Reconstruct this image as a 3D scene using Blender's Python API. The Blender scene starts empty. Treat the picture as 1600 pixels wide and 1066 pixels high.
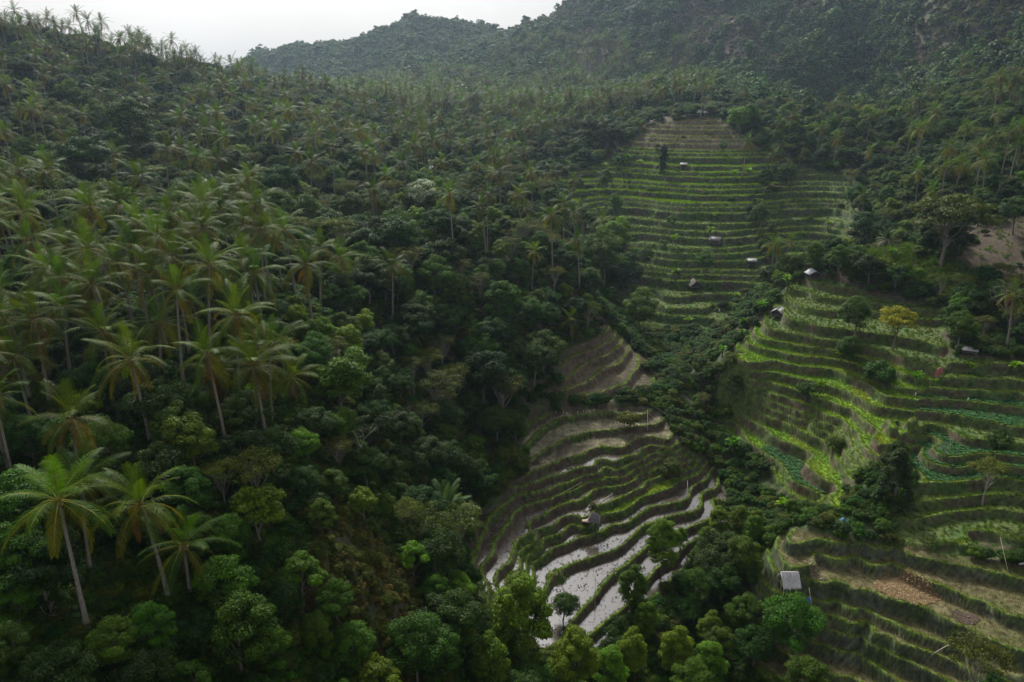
import bpy, math, random
import numpy as np
from mathutils import Vector, Matrix

random.seed(7)
RNG = np.random.default_rng(7)
R = math.radians
scene = bpy.context.scene

# ------------------------------------------------------------------ camera
CAMZ = 90.0
PITCH = R(19.1)
FPX = 1246.0                      # focal length in pixels of the 1600 px wide photograph
cam_data = bpy.data.cameras.new("camera")
cam_data.sensor_width = 36.0
cam_data.lens = FPX / 1600 * 36
cam_data.clip_start = 1.0
cam_data.clip_end = 6000
cam = bpy.data.objects.new("camera", cam_data)
cam.location = (0, 0, CAMZ)
cam.rotation_euler = (R(90) - PITCH, 0, 0)
scene.collection.objects.link(cam)
scene.camera = cam

# ------------------------------------------------------------------ world, sun, exposure
SUN_AZ, SUN_EL = R(-14), R(42)     # azimuth from +Y towards +X
world = bpy.data.worlds.new("World")
scene.world = world
world.use_nodes = True
nt = world.node_tree
nt.nodes.clear()
w_out = nt.nodes.new("ShaderNodeOutputWorld")
w_bg = nt.nodes.new("ShaderNodeBackground")
sky = nt.nodes.new("ShaderNodeTexSky")
sky.sky_type = 'NISHITA'
sky.sun_disc = False
sky.sun_elevation = SUN_EL
sky.sun_rotation = SUN_AZ
sky.air_density = 1.0
sky.dust_density = 4.0
sky.ozone_density = 1.0
w_bg.inputs["Strength"].default_value = 0.12
# a thin sheet of cloud over that sky: white, brightest round the sun
geo = nt.nodes.new("ShaderNodeTexCoord")
sdir = (math.sin(SUN_AZ) * math.cos(SUN_EL), math.cos(SUN_AZ) * math.cos(SUN_EL), math.sin(SUN_EL))
dot = nt.nodes.new("ShaderNodeVectorMath"); dot.operation = 'DOT_PRODUCT'
dot.inputs[1].default_value = sdir
nt.links.new(geo.outputs["Generated"], dot.inputs[0])
mx = nt.nodes.new("ShaderNodeMath"); mx.operation = 'MAXIMUM'; mx.inputs[1].default_value = 0.0
nt.links.new(dot.outputs["Value"], mx.inputs[0])
pw = nt.nodes.new("ShaderNodeMath"); pw.operation = 'POWER'; pw.inputs[1].default_value = 14.0
nt.links.new(mx.outputs[0], pw.inputs[0])
glow = nt.nodes.new("ShaderNodeMath"); glow.operation = 'MULTIPLY_ADD'
glow.inputs[1].default_value = 46.0; glow.inputs[2].default_value = 4.2
nt.links.new(pw.outputs[0], glow.inputs[0])
cn = nt.nodes.new("ShaderNodeTexNoise"); cn.inputs["Scale"].default_value = 2.2; cn.inputs["Detail"].default_value = 5
nt.links.new(geo.outputs["Generated"], cn.inputs["Vector"])
cr = nt.nodes.new("ShaderNodeMapRange"); cr.inputs[1].default_value = 0.3; cr.inputs[2].default_value = 0.7
cr.inputs[3].default_value = 0.85; cr.inputs[4].default_value = 1.12
nt.links.new(cn.outputs["Fac"], cr.inputs[0])
cm = nt.nodes.new("ShaderNodeMath"); cm.operation = 'MULTIPLY'
nt.links.new(glow.outputs[0], cm.inputs[0]); nt.links.new(cr.outputs[0], cm.inputs[1])
cc = nt.nodes.new("ShaderNodeVectorMath"); cc.operation = 'SCALE'; cc.inputs[0].default_value = (1.0, 1.0, 1.02)
nt.links.new(cm.outputs[0], cc.inputs["Scale"])
mixs = nt.nodes.new("ShaderNodeMix"); mixs.data_type = 'RGBA'; mixs.inputs["Factor"].default_value = 0.85
nt.links.new(sky.outputs[0], mixs.inputs[6]); nt.links.new(cc.outputs[0], mixs.inputs[7])
nt.links.new(mixs.outputs[2], w_bg.inputs["Color"])
nt.links.new(w_bg.outputs[0], w_out.inputs["Surface"])

sun_data = bpy.data.lights.new("sun", 'SUN')
sun_data.energy = 4.4
sun_data.angle = R(7)
sun_data.color = (1.0, 0.95, 0.86)
sun = bpy.data.objects.new("sun", sun_data)
sun.rotation_euler = Vector((-sdir[0], -sdir[1], -sdir[2])).to_track_quat('-Z', 'Y').to_euler()
scene.collection.objects.link(sun)

scene.view_settings.view_transform = 'Standard'
scene.view_settings.look = 'None'
scene.view_settings.exposure = 0.42
scene.view_settings.gamma = 1.0
try:
    cy = scene.cycles
    cy.max_bounces = 5; cy.diffuse_bounces = 3; cy.glossy_bounces = 2; cy.transmission_bounces = 3
    cy.transparent_max_bounces = 4; cy.volume_bounces = 0
    cy.caustics_reflective = False; cy.caustics_refractive = False
    cy.use_denoising = True
    cy.sample_clamp_indirect = 4.0
except Exception:
    pass

# ------------------------------------------------------------------ numpy noise
def _hash(ix, iy, seed):
    h = (ix.astype(np.int64) * 374761393 + iy.astype(np.int64) * 668265263 + seed * 1442695041) & 0xFFFFFFFF
    h = ((h ^ (h >> 13)) * 1274126177) & 0xFFFFFFFF
    return ((h ^ (h >> 16)) & 0xFFFFFF) / float(0xFFFFFF)

def vnoise(x, y, seed=0):
    ix = np.floor(x); iy = np.floor(y)
    fx = x - ix; fy = y - iy
    fx = fx * fx * (3 - 2 * fx); fy = fy * fy * (3 - 2 * fy)
    a = _hash(ix, iy, seed); b = _hash(ix + 1, iy, seed)
    c = _hash(ix, iy + 1, seed); d = _hash(ix + 1, iy + 1, seed)
    return (a * (1 - fx) + b * fx) * (1 - fy) + (c * (1 - fx) + d * fx) * fy - 0.5

def fbm(x, y, octv=3, seed=0):
    t = 0; a = 1.0
    for k in range(octv):
        t = t + a * vnoise(x * 2 ** k, y * 2 ** k, seed + k * 17)
        a *= 0.5
    return t

def sstep(a, b, x):
    t = np.clip((x - a) / (b - a), 0, 1)
    return t * t * (3 - 2 * t)

# ------------------------------------------------------------------ survey of the valley: sight lines of the drone to ground points
CP, SP = math.cos(PITCH), math.sin(PITCH)
def ray(u, v):
    dx = (u - 800) / FPX; dy = (v - 533) / FPX
    return np.array([dx, CP - dy * SP, -SP - dy * CP])       # per metre of depth

def at_level(u, v, z):
    d = ray(u, v)
    return d * (z / d[2])

def at_depth(u, v, t):
    return ray(u, v) * t

def project(p):
    """world (camera-relative) points -> u, v, depth"""
    x, y, z = p[..., 0], p[..., 1], p[..., 2]
    dep = y * CP - z * SP
    up = y * SP + z * CP
    return 800 + FPX * x / dep, 533 - FPX * up / dep, dep

lip = []                                                      # (list of (u, v), level)
A0, AST = -65.0, 0.95
def LA(i): return A0 - AST * i
LEV_A = [LA(i) for i in range(-1, 17)]
LINES_A = {
 1: [(832,688),(850,670),(880,656),(910,651),(952,646),(1000,650)],
 2: [(838,716),(872,695),(902,682),(937,675),(975,672),(1011,666)],
 3: [(847,733),(887,717),(925,704),(945,699),(984,694),(1020,684)],
 4: [(749,796),(775,780),(817,761),(850,750),(895,737),(930,729),(960,723),(996,711),(1044,700)],
 5: [(740,890),(751,850),(760,832),(772,806),(790,790),(817,774),(856,768),(893,755),(945,732),(996,717),(1036,708)],
 6: [(756,885),(775,848),(793,824),(805,805),(827,791),(856,782),(893,769),(915,757),(945,742),(996,727),(1040,716)],
 7: [(775,935),(778,919),(785,890),(805,859),(832,832),(852,806),(890,787),(940,764),(1000,741),(1045,726)],
 8: [(780,955),(790,930),(808,893),(839,835),(865,824),(910,811),(930,800),(950,788),(981,775),(1005,764),(1032,747),(1050,738)],
 9: [(790,950),(800,925),(822,880),(850,845),(900,822),(937,808),(975,799),(1005,778),(1050,763),(1072,750)],
 10: [(800,940),(809,919),(835,880),(865,860),(910,842),(930,836),(982,818),(1005,803),(1035,791),(1077,779),(1090,758),(1110,738)],
 11: [(838,945),(847,932),(856,919),(880,902),(910,880),(922,877),(960,863),(980,850),(1003,826),(1050,808),(1072,804),(1095,796),(1116,766),(1128,745)],
 12: [(880,1000),(900,967),(910,955),(926,938),(943,918),(967,893),(993,874),(1012,856),(1060,835),(1105,815),(1130,785)],
 13: [(890,1030),(913,1004),(932,988),(950,972),(985,945),(1015,905),(1060,872),(1110,840)],
}
for i, pts in LINES_A.items():
    lip.append((pts, LA(i)))
LEV_B = [-67.0, -68.5, -70.0, -71.6, -73.0, -75.2, -76.3, -77.8, -79.8, -81.5, -83.0]
LINES_B = [
 (-70.0, [(1228,845),(1267,847),(1317,852),(1360,858),(1420,868),(1487,884),(1600,908)]),
 (-71.6, [(1215,867),(1275,868),(1335,872),(1395,884),(1420,896),(1480,920),(1540,943),(1600,969)]),
 (-73.0, [(1240,909),(1290,914),(1335,923),(1380,935),(1405,942),(1444,951),(1487,975),(1532,995),(1600,1020)]),
 (-75.2, [(1255,934),(1305,941),(1350,954),(1395,974),(1405,981),(1427,991),(1456,1000),(1500,1015)]),
 (-76.3, [(1237,946),(1266,953),(1290,962),(1335,977),(1365,991),(1401,1006),(1440,1018),(1490,1036)]),
 (-77.8, [(1215,960),(1245,966),(1281,979),(1305,988),(1347,996),(1380,1015),(1410,1031),(1445,1049)]),
 (-79.8, [(1200,985),(1240,995),(1302,1017),(1342,1026),(1370,1045),(1400,1066)]),
 (-81.5, [(1190,1010),(1260,1041),(1310,1060)]),
]
LEV_C = [-46.5, -48.0, -49.7, -51.2, -52.4, -53.6, -55.4, -57.0, -58.3, -59.5, -61.0, -62.5, -64.0, -65.3, -66.5, -67.8, -69.5, -71.5, -73.0, -74.5]
LINES_C = [
 (-51.2, [(1229,451),(1257,455),(1275,461),(1330,470)]),
 (-53.6, [(1222,489),(1265,506),(1295,513),(1340,519)]),
 (-55.4, [(1196,512),(1235,522),(1280,531),(1330,538)]),
 (-57.0, [(1180,525),(1235,538),(1280,545),(1320,552)]),
 (-58.3, [(1172,540),(1191,546),(1235,556),(1280,561),(1330,570)]),
 (-59.5, [(1150,548),(1164,553),(1208,565),(1250,573),(1287,577),(1325,588),(1364,605),(1390,621),(1425,647)]),
 (-61.0, [(1140,570),(1155,576),(1184,582),(1220,585),(1250,593),(1285,600),(1320,611),(1346,625),(1369,637),(1390,656),(1402,670)]),
 (-62.5, [(1133,579),(1172,594),(1220,604),(1242,610),(1265,617),(1300,629),(1330,642),(1350,658),(1371,674),(1379,697)]),
 (-64.0, [(1134,593),(1175,609),(1205,616),(1235,625),(1265,637),(1302,653),(1325,668),(1341,685),(1351,702)]),
 (-65.3, [(1137,603),(1184,619),(1212,630),(1242,642),(1272,654),(1305,668),(1325,685),(1335,705)]),
 (-66.5, [(1145,616),(1175,629),(1220,646),(1265,661),(1298,676),(1315,695),(1325,715)]),
 (-67.8, [(1149,628),(1167,637),(1220,658),(1250,674),(1280,687),(1303,705),(1318,730)]),
 (-69.5, [(1155,646),(1172,657),(1205,680),(1244,699),(1265,725),(1287,750),(1296,773),(1300,791)]),
 (-71.5, [(1170,690),(1197,710),(1223,729),(1235,750),(1265,765),(1287,778)]),
 (-73.0, [(1165,712),(1200,735),(1225,760),(1255,785)]),
]
LEV_D = [-51.0, -52.8, -54.5, -56.2, -57.9, -59.3, -60.7, -62.0, -63.3, -64.4, -65.6, -67.0, -68.2, -69.3, -70.4]
LINES_D = [
 (-56.2, [(1481,591),(1547,593),(1600,597)]),
 (-57.9, [(1460,607),(1530,611),(1588,614)]),
 (-59.3, [(1434,625),(1495,627),(1547,632),(1593,638)]),
 (-60.7, [(1437,643),(1477,649),(1512,656),(1547,661),(1590,668)]),
 (-62.0, [(1418,659),(1451,664),(1495,679),(1530,690),(1582,693)]),
 (-63.3, [(1406,674),(1434,682),(1456,700),(1481,716),(1512,714),(1560,712)]),
 (-64.4, [(1412,700),(1450,722),(1476,731),(1521,728)]),
 (-65.6, [(1415,735),(1442,757),(1480,756),(1526,752)]),
 (-68.2, [(1400,810),(1425,812),(1477,802),(1540,795)]),
 (-69.3, [(1400,842),(1460,848),(1530,850),(1600,850)]),
]
for L in (LINES_B, LINES_C, LINES_D):
    for z, pts in L:
        lip.append((pts, z))

ctrl = []
for pts, z in lip:                                            # points along each terrace lip, densified a little
    for j, (u, v) in enumerate(pts):
        ctrl.append(at_level(u, v, z))
# far stack of terraces (rows of the stack at their level)
LEV_E = list(np.cumsum([-69.0] + [(1.1, 1.9, 1.3, 1.6, 2.3, 1.2, 1.0, 1.8, 1.4)[k % 9] for k in range(34)]))
LEV_F = [-66.5 + 1.3 * k for k in range(0, 14)]
for y, zz in ((215, -64.5), (240, -56), (270, -46.2), (300, -36.5), (325, -28.5), (343, -22.5)):
    for az, dz in ((0.155, -3.5), (0.2, -.6), (0.245, 0), (0.30, 0), (0.335, -1.8), (0.36, -2.6), (0.395, -0.5), (0.43, 1.5)):
        if y > 322 and az > 0.33: continue
        if y < 230 and az > 0.33: continue
        if az > 0.37:
            zz2 = zz + dz - 2.0
        else:
            zz2 = zz + dz
        ctrl.append(np.array([az * y, y, zz2]))
W = [  # other ground points: x, y, z below the drone
 (-40,50,-45),(-27,55,-50),(-13,66,-60),(-30,61,-46),(-51,72,-38),(-58,95,-34),(-77,117,-30),(-109,175,-27),
 (-18,73,-50),(-24,84,-44),(-12,80,-58),(-4,80,-68),(-28,103,-38),(-30,119,-38),(-20,143,-44),(-5,158,-46),(12,185,-47),(21,166,-61.5),(24,152,-64.6),(12,152,-62),(10,163,-58),
 (-12,124,-59),(-18,99,-50),(-11,108,-62),(10,244,-43),(26,338,-33),(-19,237,-36),(-29,166,-36),(-65,231,-27),(-56,138,-33),(-106,276,-19),(-90,245,-24),(-91,215,-30),
 (-160,313,2),(-200,320,12),(-134,362,-6),(-140,420,-20),(-115,475,-24),(-250,450,-28),(-60,430,-25),(25,440,-30),(-48,634,-17),(-200,560,-36),(-300,700,-50),(-400,800,-50),(-250,800,-40),
 (96,626,0),(149,650,24),(209,683,50),(231,809,137),(122,849,128),
 (300,800,8),(345,830,90),(330,700,5),(212,502,-18),(270,517,26),(303,603,91),(257,432,2),(295,505,53),(173,289,-20),(152,394,-23),(128,415,-23),(106,457,-18),(53,455,-27),
 (144,293,-32),(8,84,-78.5),(28,92,-83),(35,112,-80.5),(32,100,-82),(38,130,-76.5),(39,155,-68.5),(48,178,-66),(55,195,-66.5),(30,175,-64),
 (105,186,-43),(88,187,-45.5),(114,186,-42),(107,174,-47),(99,155,-54),(78,168,-53),(130,200,-38),(125,240,-36),(140,230,-33),(150,180,-34),(130,140,-50),(110,100,-66),(105,80,-76),(60,60,-87),(20,60,-86),(0,45,-78),
 (0,0,-70),(60,0,-90),(-60,0,-42),(0,-60,-70),(-90,60,-30),(-130,100,-20),(-300,300,25),(-330,600,-30),(-500,900,-50),(0,1500,-80),(-300,1400,-80),(500,900,160),(500,400,70),(300,200,10),(300,0,-30),(-300,0,0),
 (84,192,-45.5),(70,205,-56),(78,215,-57),(66,190,-52),(57,185,-58),
]
for p in W:
    ctrl.append(np.array(p, float))
for u, v, dp in ((420,92,900),(450,82,900),(500,80,890),(560,74,880),(600,58,870),(630,45,860),(700,48,860),(740,46,850),(770,56,840),(800,62,830),(840,60,810),(870,40,790),(890,15,770),(910,-10,760),(950,-52,750)):
    p_ = at_depth(u, v, dp); ctrl.append(p_)                 # crest of the far ridge
    if u < 880:
        b_ = p_ * 1.16; b_[2] = p_[2] - 45; ctrl.append(b_)
ctrl = np.array(ctrl)
# drop near-duplicates
keep = []
for i, p in enumerate(ctrl):
    if all((p[0] - ctrl[j][0]) ** 2 + (p[1] - ctrl[j][1]) ** 2 > 0.5 for j in keep):
        keep.append(i)
ctrl = ctrl[keep]
S = 100.0
def tps(r2):
    return 0.5 * r2 * np.log(r2 + 1e-12)
X = ctrl[:, :2] / S
n = len(X)
K = tps(((X[:, None, :] - X[None]) ** 2).sum(-1)) + np.eye(n) * 2e-5
P = np.c_[np.ones(n), X]
M = np.zeros((n + 3, n + 3)); M[:n, :n] = K; M[:n, n:] = P; M[n:, :n] = P.T
sol = np.linalg.solve(M, np.r_[ctrl[:, 2], 0, 0, 0])
wts = sol[:n].astype(np.float32); aff = sol[n:]
def smooth_h(x, y):
    out = np.empty(x.size, np.float32)
    xf = (x.ravel() / S).astype(np.float32); yf = (y.ravel() / S).astype(np.float32)
    cx = X[:, 0].astype(np.float32); cyy = X[:, 1].astype(np.float32)
    for a in range(0, xf.size, 20000):
        xa = xf[a:a + 20000, None]; ya = yf[a:a + 20000, None]
        r2 = (xa - cx) ** 2 + (ya - cyy) ** 2
        out[a:a + 20000] = (0.5 * r2 * np.log(r2 + 1e-9)) @ wts + aff[0] + aff[1] * xa[:, 0] + aff[2] * ya[:, 0]
    return out.reshape(x.shape).astype(float)

# ------------------------------------------------------------------ grid (fine over the terraces, coarser outwards)
def axis(lo, hi, segs, grow=1.05, cap=14.0):
    mid = [segs[0][0]]
    for a, b, s in segs:
        k = max(1, int(round((b - a) / s)))
        mid += list(a + (b - a) * (np.arange(k) + 1) / k)
    left = []; v = mid[0]; s = segs[0][2]
    while v > lo:
        s = min(s * grow, cap); v -= s; left.append(v)
    right = []; v = mid[-1]; s = segs[-1][2]
    while v < hi:
        s = min(s * grow, cap); v += s; right.append(v)
    return np.array(left[::-1] + mid + right)
GX = axis(-520, 620, [(-14, 104, 0.33)], 1.06)
GY = axis(-70, 1500, [(80, 205, 0.34), (205, 345, 0.55)], 1.05, 6.0)
XX, YY = np.meshgrid(GX, GY)
# smooth field on a coarser lattice, then cubic-ish refinement is not needed: evaluate directly
HS = smooth_h(XX, YY)
gy_, gx_ = np.gradient(HS, GY, GX)
GRAD = np.sqrt(gx_ ** 2 + gy_ ** 2) + 1e-3

def grid_sample(F, x, y):
    x = np.clip(x, GX[0], GX[-1] - 1e-6); y = np.clip(y, GY[0], GY[-1] - 1e-6)
    i = np.clip(np.searchsorted(GX, x, side='right') - 1, 0, len(GX) - 2)
    j = np.clip(np.searchsorted(GY, y, side='right') - 1, 0, len(GY) - 2)
    fx = (x - GX[i]) / (GX[i + 1] - GX[i]); fy = (y - GY[j]) / (GY[j + 1] - GY[j])
    return (F[j, i] * (1 - fx) + F[j, i + 1] * fx) * (1 - fy) + (F[j + 1, i] * (1 - fx) + F[j + 1, i + 1] * fx) * fy

TT = np.exp(np.linspace(math.log(25), math.log(1400), 2200))
def gnd(u, v, F=None, lift=0.0):
    """where the sight line through (u, v) first comes within 'lift' of the ground; camera-relative point on the line"""
    F = HS if F is None else F
    d = ray(u, v)
    p = TT[:, None] * d
    h = grid_sample(F, p[:, 0], p[:, 1]) + lift
    k = np.nonzero(p[:, 2] <= h)[0]
    if len(k) == 0:
        return None
    k = k[0]
    if k == 0: return p[0]
    a = p[k - 1, 2] - h[k - 1]; b = p[k, 2] - h[k]
    t = a / (a - b)
    return p[k - 1] * (1 - t) + p[k] * t

def sd_poly(x, y, poly):
    """signed distance (positive inside) to a polygon in plan"""
    poly = np.asarray(poly)[:, :2]
    best = np.full(x.shape, 1e9); inside = np.zeros(x.shape, bool)
    n_ = len(poly)
    for i in range(n_):
        ax, ay = poly[i]; bx, by = poly[(i + 1) % n_]
        ex, ey = bx - ax, by - ay
        t = np.clip(((x - ax) * ex + (y - ay) * ey) / (ex * ex + ey * ey + 1e-9), 0, 1)
        best = np.minimum(best, (x - ax - t * ex) ** 2 + (y - ay - t * ey) ** 2)
        c = ((ay > y) != (by > y)) & (x < ex * (y - ay) / (ey if abs(ey) > 1e-9 else 1e-9) + ax)
        inside ^= c
    return np.where(inside, 1, -1) * np.sqrt(best)

def px_poly(pts):
    return np.array([gnd(u, v) for u, v in pts])

POLY_PX = {
 'A': [(742,940),(735,885),(742,800),(812,752),(836,735),(826,700),(800,690),(835,640),(905,632),(1010,632),(1040,655),(1062,700),(1100,712),(1132,738),(1134,785),(1120,840),(1070,880),(1010,930),(960,975),(920,1030),(875,1040),(800,975)],
 'B': [(1190,870),(1215,838),(1320,842),(1420,850),(1500,865),(1640,895),(1640,1040),(1500,1062),(1400,1100),(1290,1090),(1190,1060),(1185,960)],
 'C': [(1150,540),(1178,505),(1215,470),(1235,440),(1290,428),(1360,455),(1480,480),(1480,560),(1440,600),(1432,650),(1408,705),(1350,730),(1325,760),(1310,800),(1260,795),(1200,742),(1150,690),(1128,640),(1126,590)],
 'D': [(1432,628),(1445,600),(1490,560),(1640,560),(1640,880),(1500,868),(1400,850),(1400,800),(1425,745),(1410,705),(1404,672)],
 'F': [(850,610),(880,545),(960,515),(1010,560),(1035,620),(960,632),(860,636)],
}
POLY = {k: px_poly(v) for k, v in POLY_PX.items()}
POLY['E'] = np.array([(.150*205, 205), (.15*225, 225), (.14*250, 250), (.085*262, 262), (.065*285, 285), (.075*305, 305), (.115*318, 318), (.135*330, 330)] + [(0.155*348, 348), (0.245*348, 348), (0.285*330, 330), (0.32*315, 315), (0.43*300, 300), (0.445*270, 270), (0.44*235, 235), (0.33*225, 225), (0.31*205, 205)])
EWOB = fbm(XX / 9, YY / 9, 2, 5) * 3.5 + fbm(XX / 30, YY / 30, 2, 6) * np.where(YY > 215, 9, 1)
SD = {k: sd_poly(XX, YY, p) + EWOB * (0.5 if k in 'AB' else 1.0) for k, p in POLY.items()}

HN = HS + fbm(XX / 16, YY / 16, 3, 1) * 1.2
far = sstep(330, 700, YY) * sstep(-60, 30, HS + 40)
HN = HN + far * (.25 + .75 * sstep(20, 140, XX)) * (np.abs(fbm(XX / 95, YY / 120, 2, 3)) * -30 + fbm(XX / 45, YY / 45, 2, 9) * 9 + 5)
spur = np.abs(np.sin((XX + .22 * YY + 26 * fbm(XX / 80, YY / 110, 2, 12)) / 27.0)) ** .8
HN = HN + sstep(430, 560, YY) * sstep(20, 90, XX) * (12 - 40 * (1 - spur)) * sstep(-25, 25, HS) * (.6 + .8 * vnoise(XX / 120, YY / 120, 15))
# the dark ravine that splits the mountain
rv = [at_depth(1392, 5, 720), at_depth(1388, 60, 650), at_depth(1365, 120, 560), at_depth(1335, 170, 450), at_depth(1310, 195, 400)]
for a_, b_ in zip(rv[:-1], rv[1:]):
    e_ = (b_ - a_)[:2]; t_ = np.clip(((XX - a_[0]) * e_[0] + (YY - a_[1]) * e_[1]) / (e_ @ e_), 0, 1)
    dd = np.hypot(XX - a_[0] - t_ * e_[0], YY - a_[1] - t_ * e_[1])
    RAV = dd if a_ is rv[0] else np.minimum(RAV, dd)
HN = HN - 24 * (1 - sstep(4, 42, RAV)) * sstep(380, 470, YY)
LEVS = {'A': LEV_A, 'B': LEV_B, 'C': LEV_C, 'D': LEV_D, 'E': LEV_E, 'F': LEV_F}
# wobble of the traced contours (natural raggedness of hand-dug banks)
wob = fbm(XX / 6, YY / 6, 3, 21)
H = HN.copy()
ZONE = np.zeros(XX.shape, np.int8)         # 0 none, 1..6 zones
LEVEL = np.full(XX.shape, -99, np.int32)   # terrace index within its zone
DOUT = np.full(XX.shape, 99.0)             # metres in from the lip
DIN = np.full(XX.shape, 99.0)              # metres to the foot of the next bank
RISER = np.zeros(XX.shape)
ZT = np.full(XX.shape, -999.0)             # tread level
MASK = np.zeros(XX.shape)
for zi, k in enumerate('ABCDEF'):
    sd = SD[k]
    if zi:
        for kk in 'ABCDEF'[:zi]:
            sd = np.where(SD[kk] > 0.5, -9, sd)
    m = sstep(-1.2, 1.2, sd)
    lv = np.array(sorted(LEVS[k]))
    amp = {'A': .08, 'B': .10, 'C': .28, 'D': .25, 'E': .9, 'F': .5}[k]
    hh = HS + wob * amp
    s = np.interp(hh, lv, np.arange(len(lv)))
    kf = np.clip(np.floor(s).astype(int), 0, len(lv) - 2)
    f = s - kf
    step = lv[kf + 1] - lv[kf]
    D = np.clip(step / np.maximum(GRAD, 0.12), 0, 14)
    do = f * D; di = (1 - f) * D
    wr = np.minimum({'A': .5, 'B': .32, 'C': .45, 'D': .5, 'E': .7, 'F': .9}[k] * step, 0.55 * D)
    rise = sstep(0, 1, np.clip((wr - di) / np.maximum(wr, 1e-3), 0, 1)) 
    z = lv[kf] + rise * step
    bund = np.where(D > 1.3, 0.26, 0.1) * (1 - sstep(0.25, 0.75, do))
    z = z + bund * (1 - rise) + 0.26 * sstep(0.6, 1, rise) 
    z = z + fbm(XX / 1.7, YY / 1.7, 2, 31) * 0.10 * (0.4 + rise)
    H = H * (1 - m) + z * m
    sel = m > 0.5
    ZONE[sel] = zi + 1; LEVEL[sel] = kf[sel]; DOUT[sel] = do[sel]; DIN[sel] = di[sel]; RISER[sel] = np.where(di < wr, 1, 0)[sel]
    ZT[sel] = lv[kf][sel]
    MASK = np.maximum(MASK, m)

# ------------------------------------------------------------------ mesh helpers
COL = scene.collection
class MB:
    """collects tubes, boxes, leaves; build() makes ONE mesh"""
    def __init__(s):
        s.v = []; s.c = []; s.q = []; s.t = []; s.n = 0
    def add(s, verts, quads=None, tris=None, col=(1, 1, 1)):
        verts = np.asarray(verts, np.float32).reshape(-1, 3)
        c = np.asarray(col, np.float32)
        if c.ndim == 1: c = np.tile(c, (len(verts), 1))
        s.v.append(verts); s.c.append(c)
        if quads is not None and len(quads): s.q.append(np.asarray(quads, np.int32) + s.n)
        if tris is not None and len(tris): s.t.append(np.asarray(tris, np.int32) + s.n)
        s.n += len(verts)
    def tube(s, pts, rad, sides=6, col=(1, 1, 1), cap=True):
        pts = [np.asarray(p, float) for p in pts]
        n = len(pts); rad = list(rad) if hasattr(rad, '__len__') else [rad] * n
        vs = []
        for i, p in enumerate(pts):
            t = pts[min(i + 1, n - 1)] - pts[max(i - 1, 0)]
            t = t / (np.linalg.norm(t) + 1e-9)
            a = np.cross(t, (0.13, 0.99, 0.05) if abs(t[1]) < .9 else (1, 0, 0)); a /= np.linalg.norm(a)
            b = np.cross(t, a)
            for k in range(sides):
                th = 2 * math.pi * k / sides
                vs.append(p + rad[i] * (a * math.cos(th) + b * math.sin(th)))
        q = [(i * sides + k, i * sides + (k + 1) % sides, (i + 1) * sides + (k + 1) % sides, (i + 1) * sides + k) for i in range(n - 1) for k in range(sides)]
        tr = []
        if cap:
            for base, flip in ((0, True), ((n - 1) * sides, False)):
                for k in range(1, sides - 1):
                    f = (base, base + k, base + k + 1)
                    tr.append(f[::-1] if flip else f)
        s.add(vs, q, tr, col)
    def box(s, c, size, rz=0, col=(1, 1, 1), tilt=None):
        sx, sy, sz = [d / 2 for d in size]
        vs = np.array([(x, y, z) for x in (-sx, sx) for y in (-sy, sy) for z in (-sz, sz)], float)
        m = np.array(Matrix.Rotation(rz, 3, 'Z'))
        if tilt is not None: m = m @ np.array(Matrix.Rotation(tilt[1], 3, tilt[0]))
        vs = vs @ m.T + np.array(c)
        s.add(vs, [(0, 1, 3, 2), (4, 6, 7, 5), (0, 4, 5, 1), (2, 3, 7, 6), (0, 2, 6, 4), (1, 5, 7, 3)], None, col)
    def mesh(s, name, mat, smooth=False):
        me = bpy.data.meshes.new(name)
        v = np.concatenate(s.v); c = np.concatenate(s.c)
        q = np.concatenate(s.q) if s.q else np.zeros((0, 4), np.int32)
        t = np.concatenate(s.t) if s.t else np.zeros((0, 3), np.int32)
        me.vertices.add(len(v)); me.vertices.foreach_set("co", v.ravel())
        me.loops.add(q.size + t.size)
        me.loops.foreach_set("vertex_index", np.concatenate([q.ravel(), t.ravel()]).astype(np.int32))
        me.polygons.add(len(q) + len(t))
        me.polygons.foreach_set("loop_start", np.concatenate([np.arange(len(q)) * 4, q.size + np.arange(len(t)) * 3]).astype(np.int32))
        at = me.color_attributes.new("Col", 'FLOAT_COLOR', 'POINT')
        at.data.foreach_set("color", np.c_[c, np.ones(len(c))].astype(np.float32).ravel())
        me.update(calc_edges=True)
        if smooth: me.polygons.foreach_set("use_smooth", np.ones(len(q) + len(t), bool))
        me.materials.append(mat)
        return me

def link(name, me, parent=None, loc=None):
    o = bpy.data.objects.new(name, me)
    COL.objects.link(o)
    if parent is not None: o.parent = parent
    if loc is not None: o.location = loc
    return o
def tag(o, label=None, cat=None, group=None, kind=None):
    if label: o['label'] = label
    if cat: o['category'] = cat
    if group: o['group'] = group
    if kind: o['kind'] = kind
    return o
def thing(name, loc, label, cat, group=None, rz=0.0, scale=1.0):
    o = link(name, None, None, loc)
    o.rotation_euler = (0, 0, rz); o.scale = (scale,) * 3
    return tag(o, label, cat, group)

# ------------------------------------------------------------------ materials
def new_mat(name):
    m = bpy.data.materials.new(name); m.use_nodes = True
    m.node_tree.nodes.clear()
    return m, m.node_tree.nodes, m.node_tree.links

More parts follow.
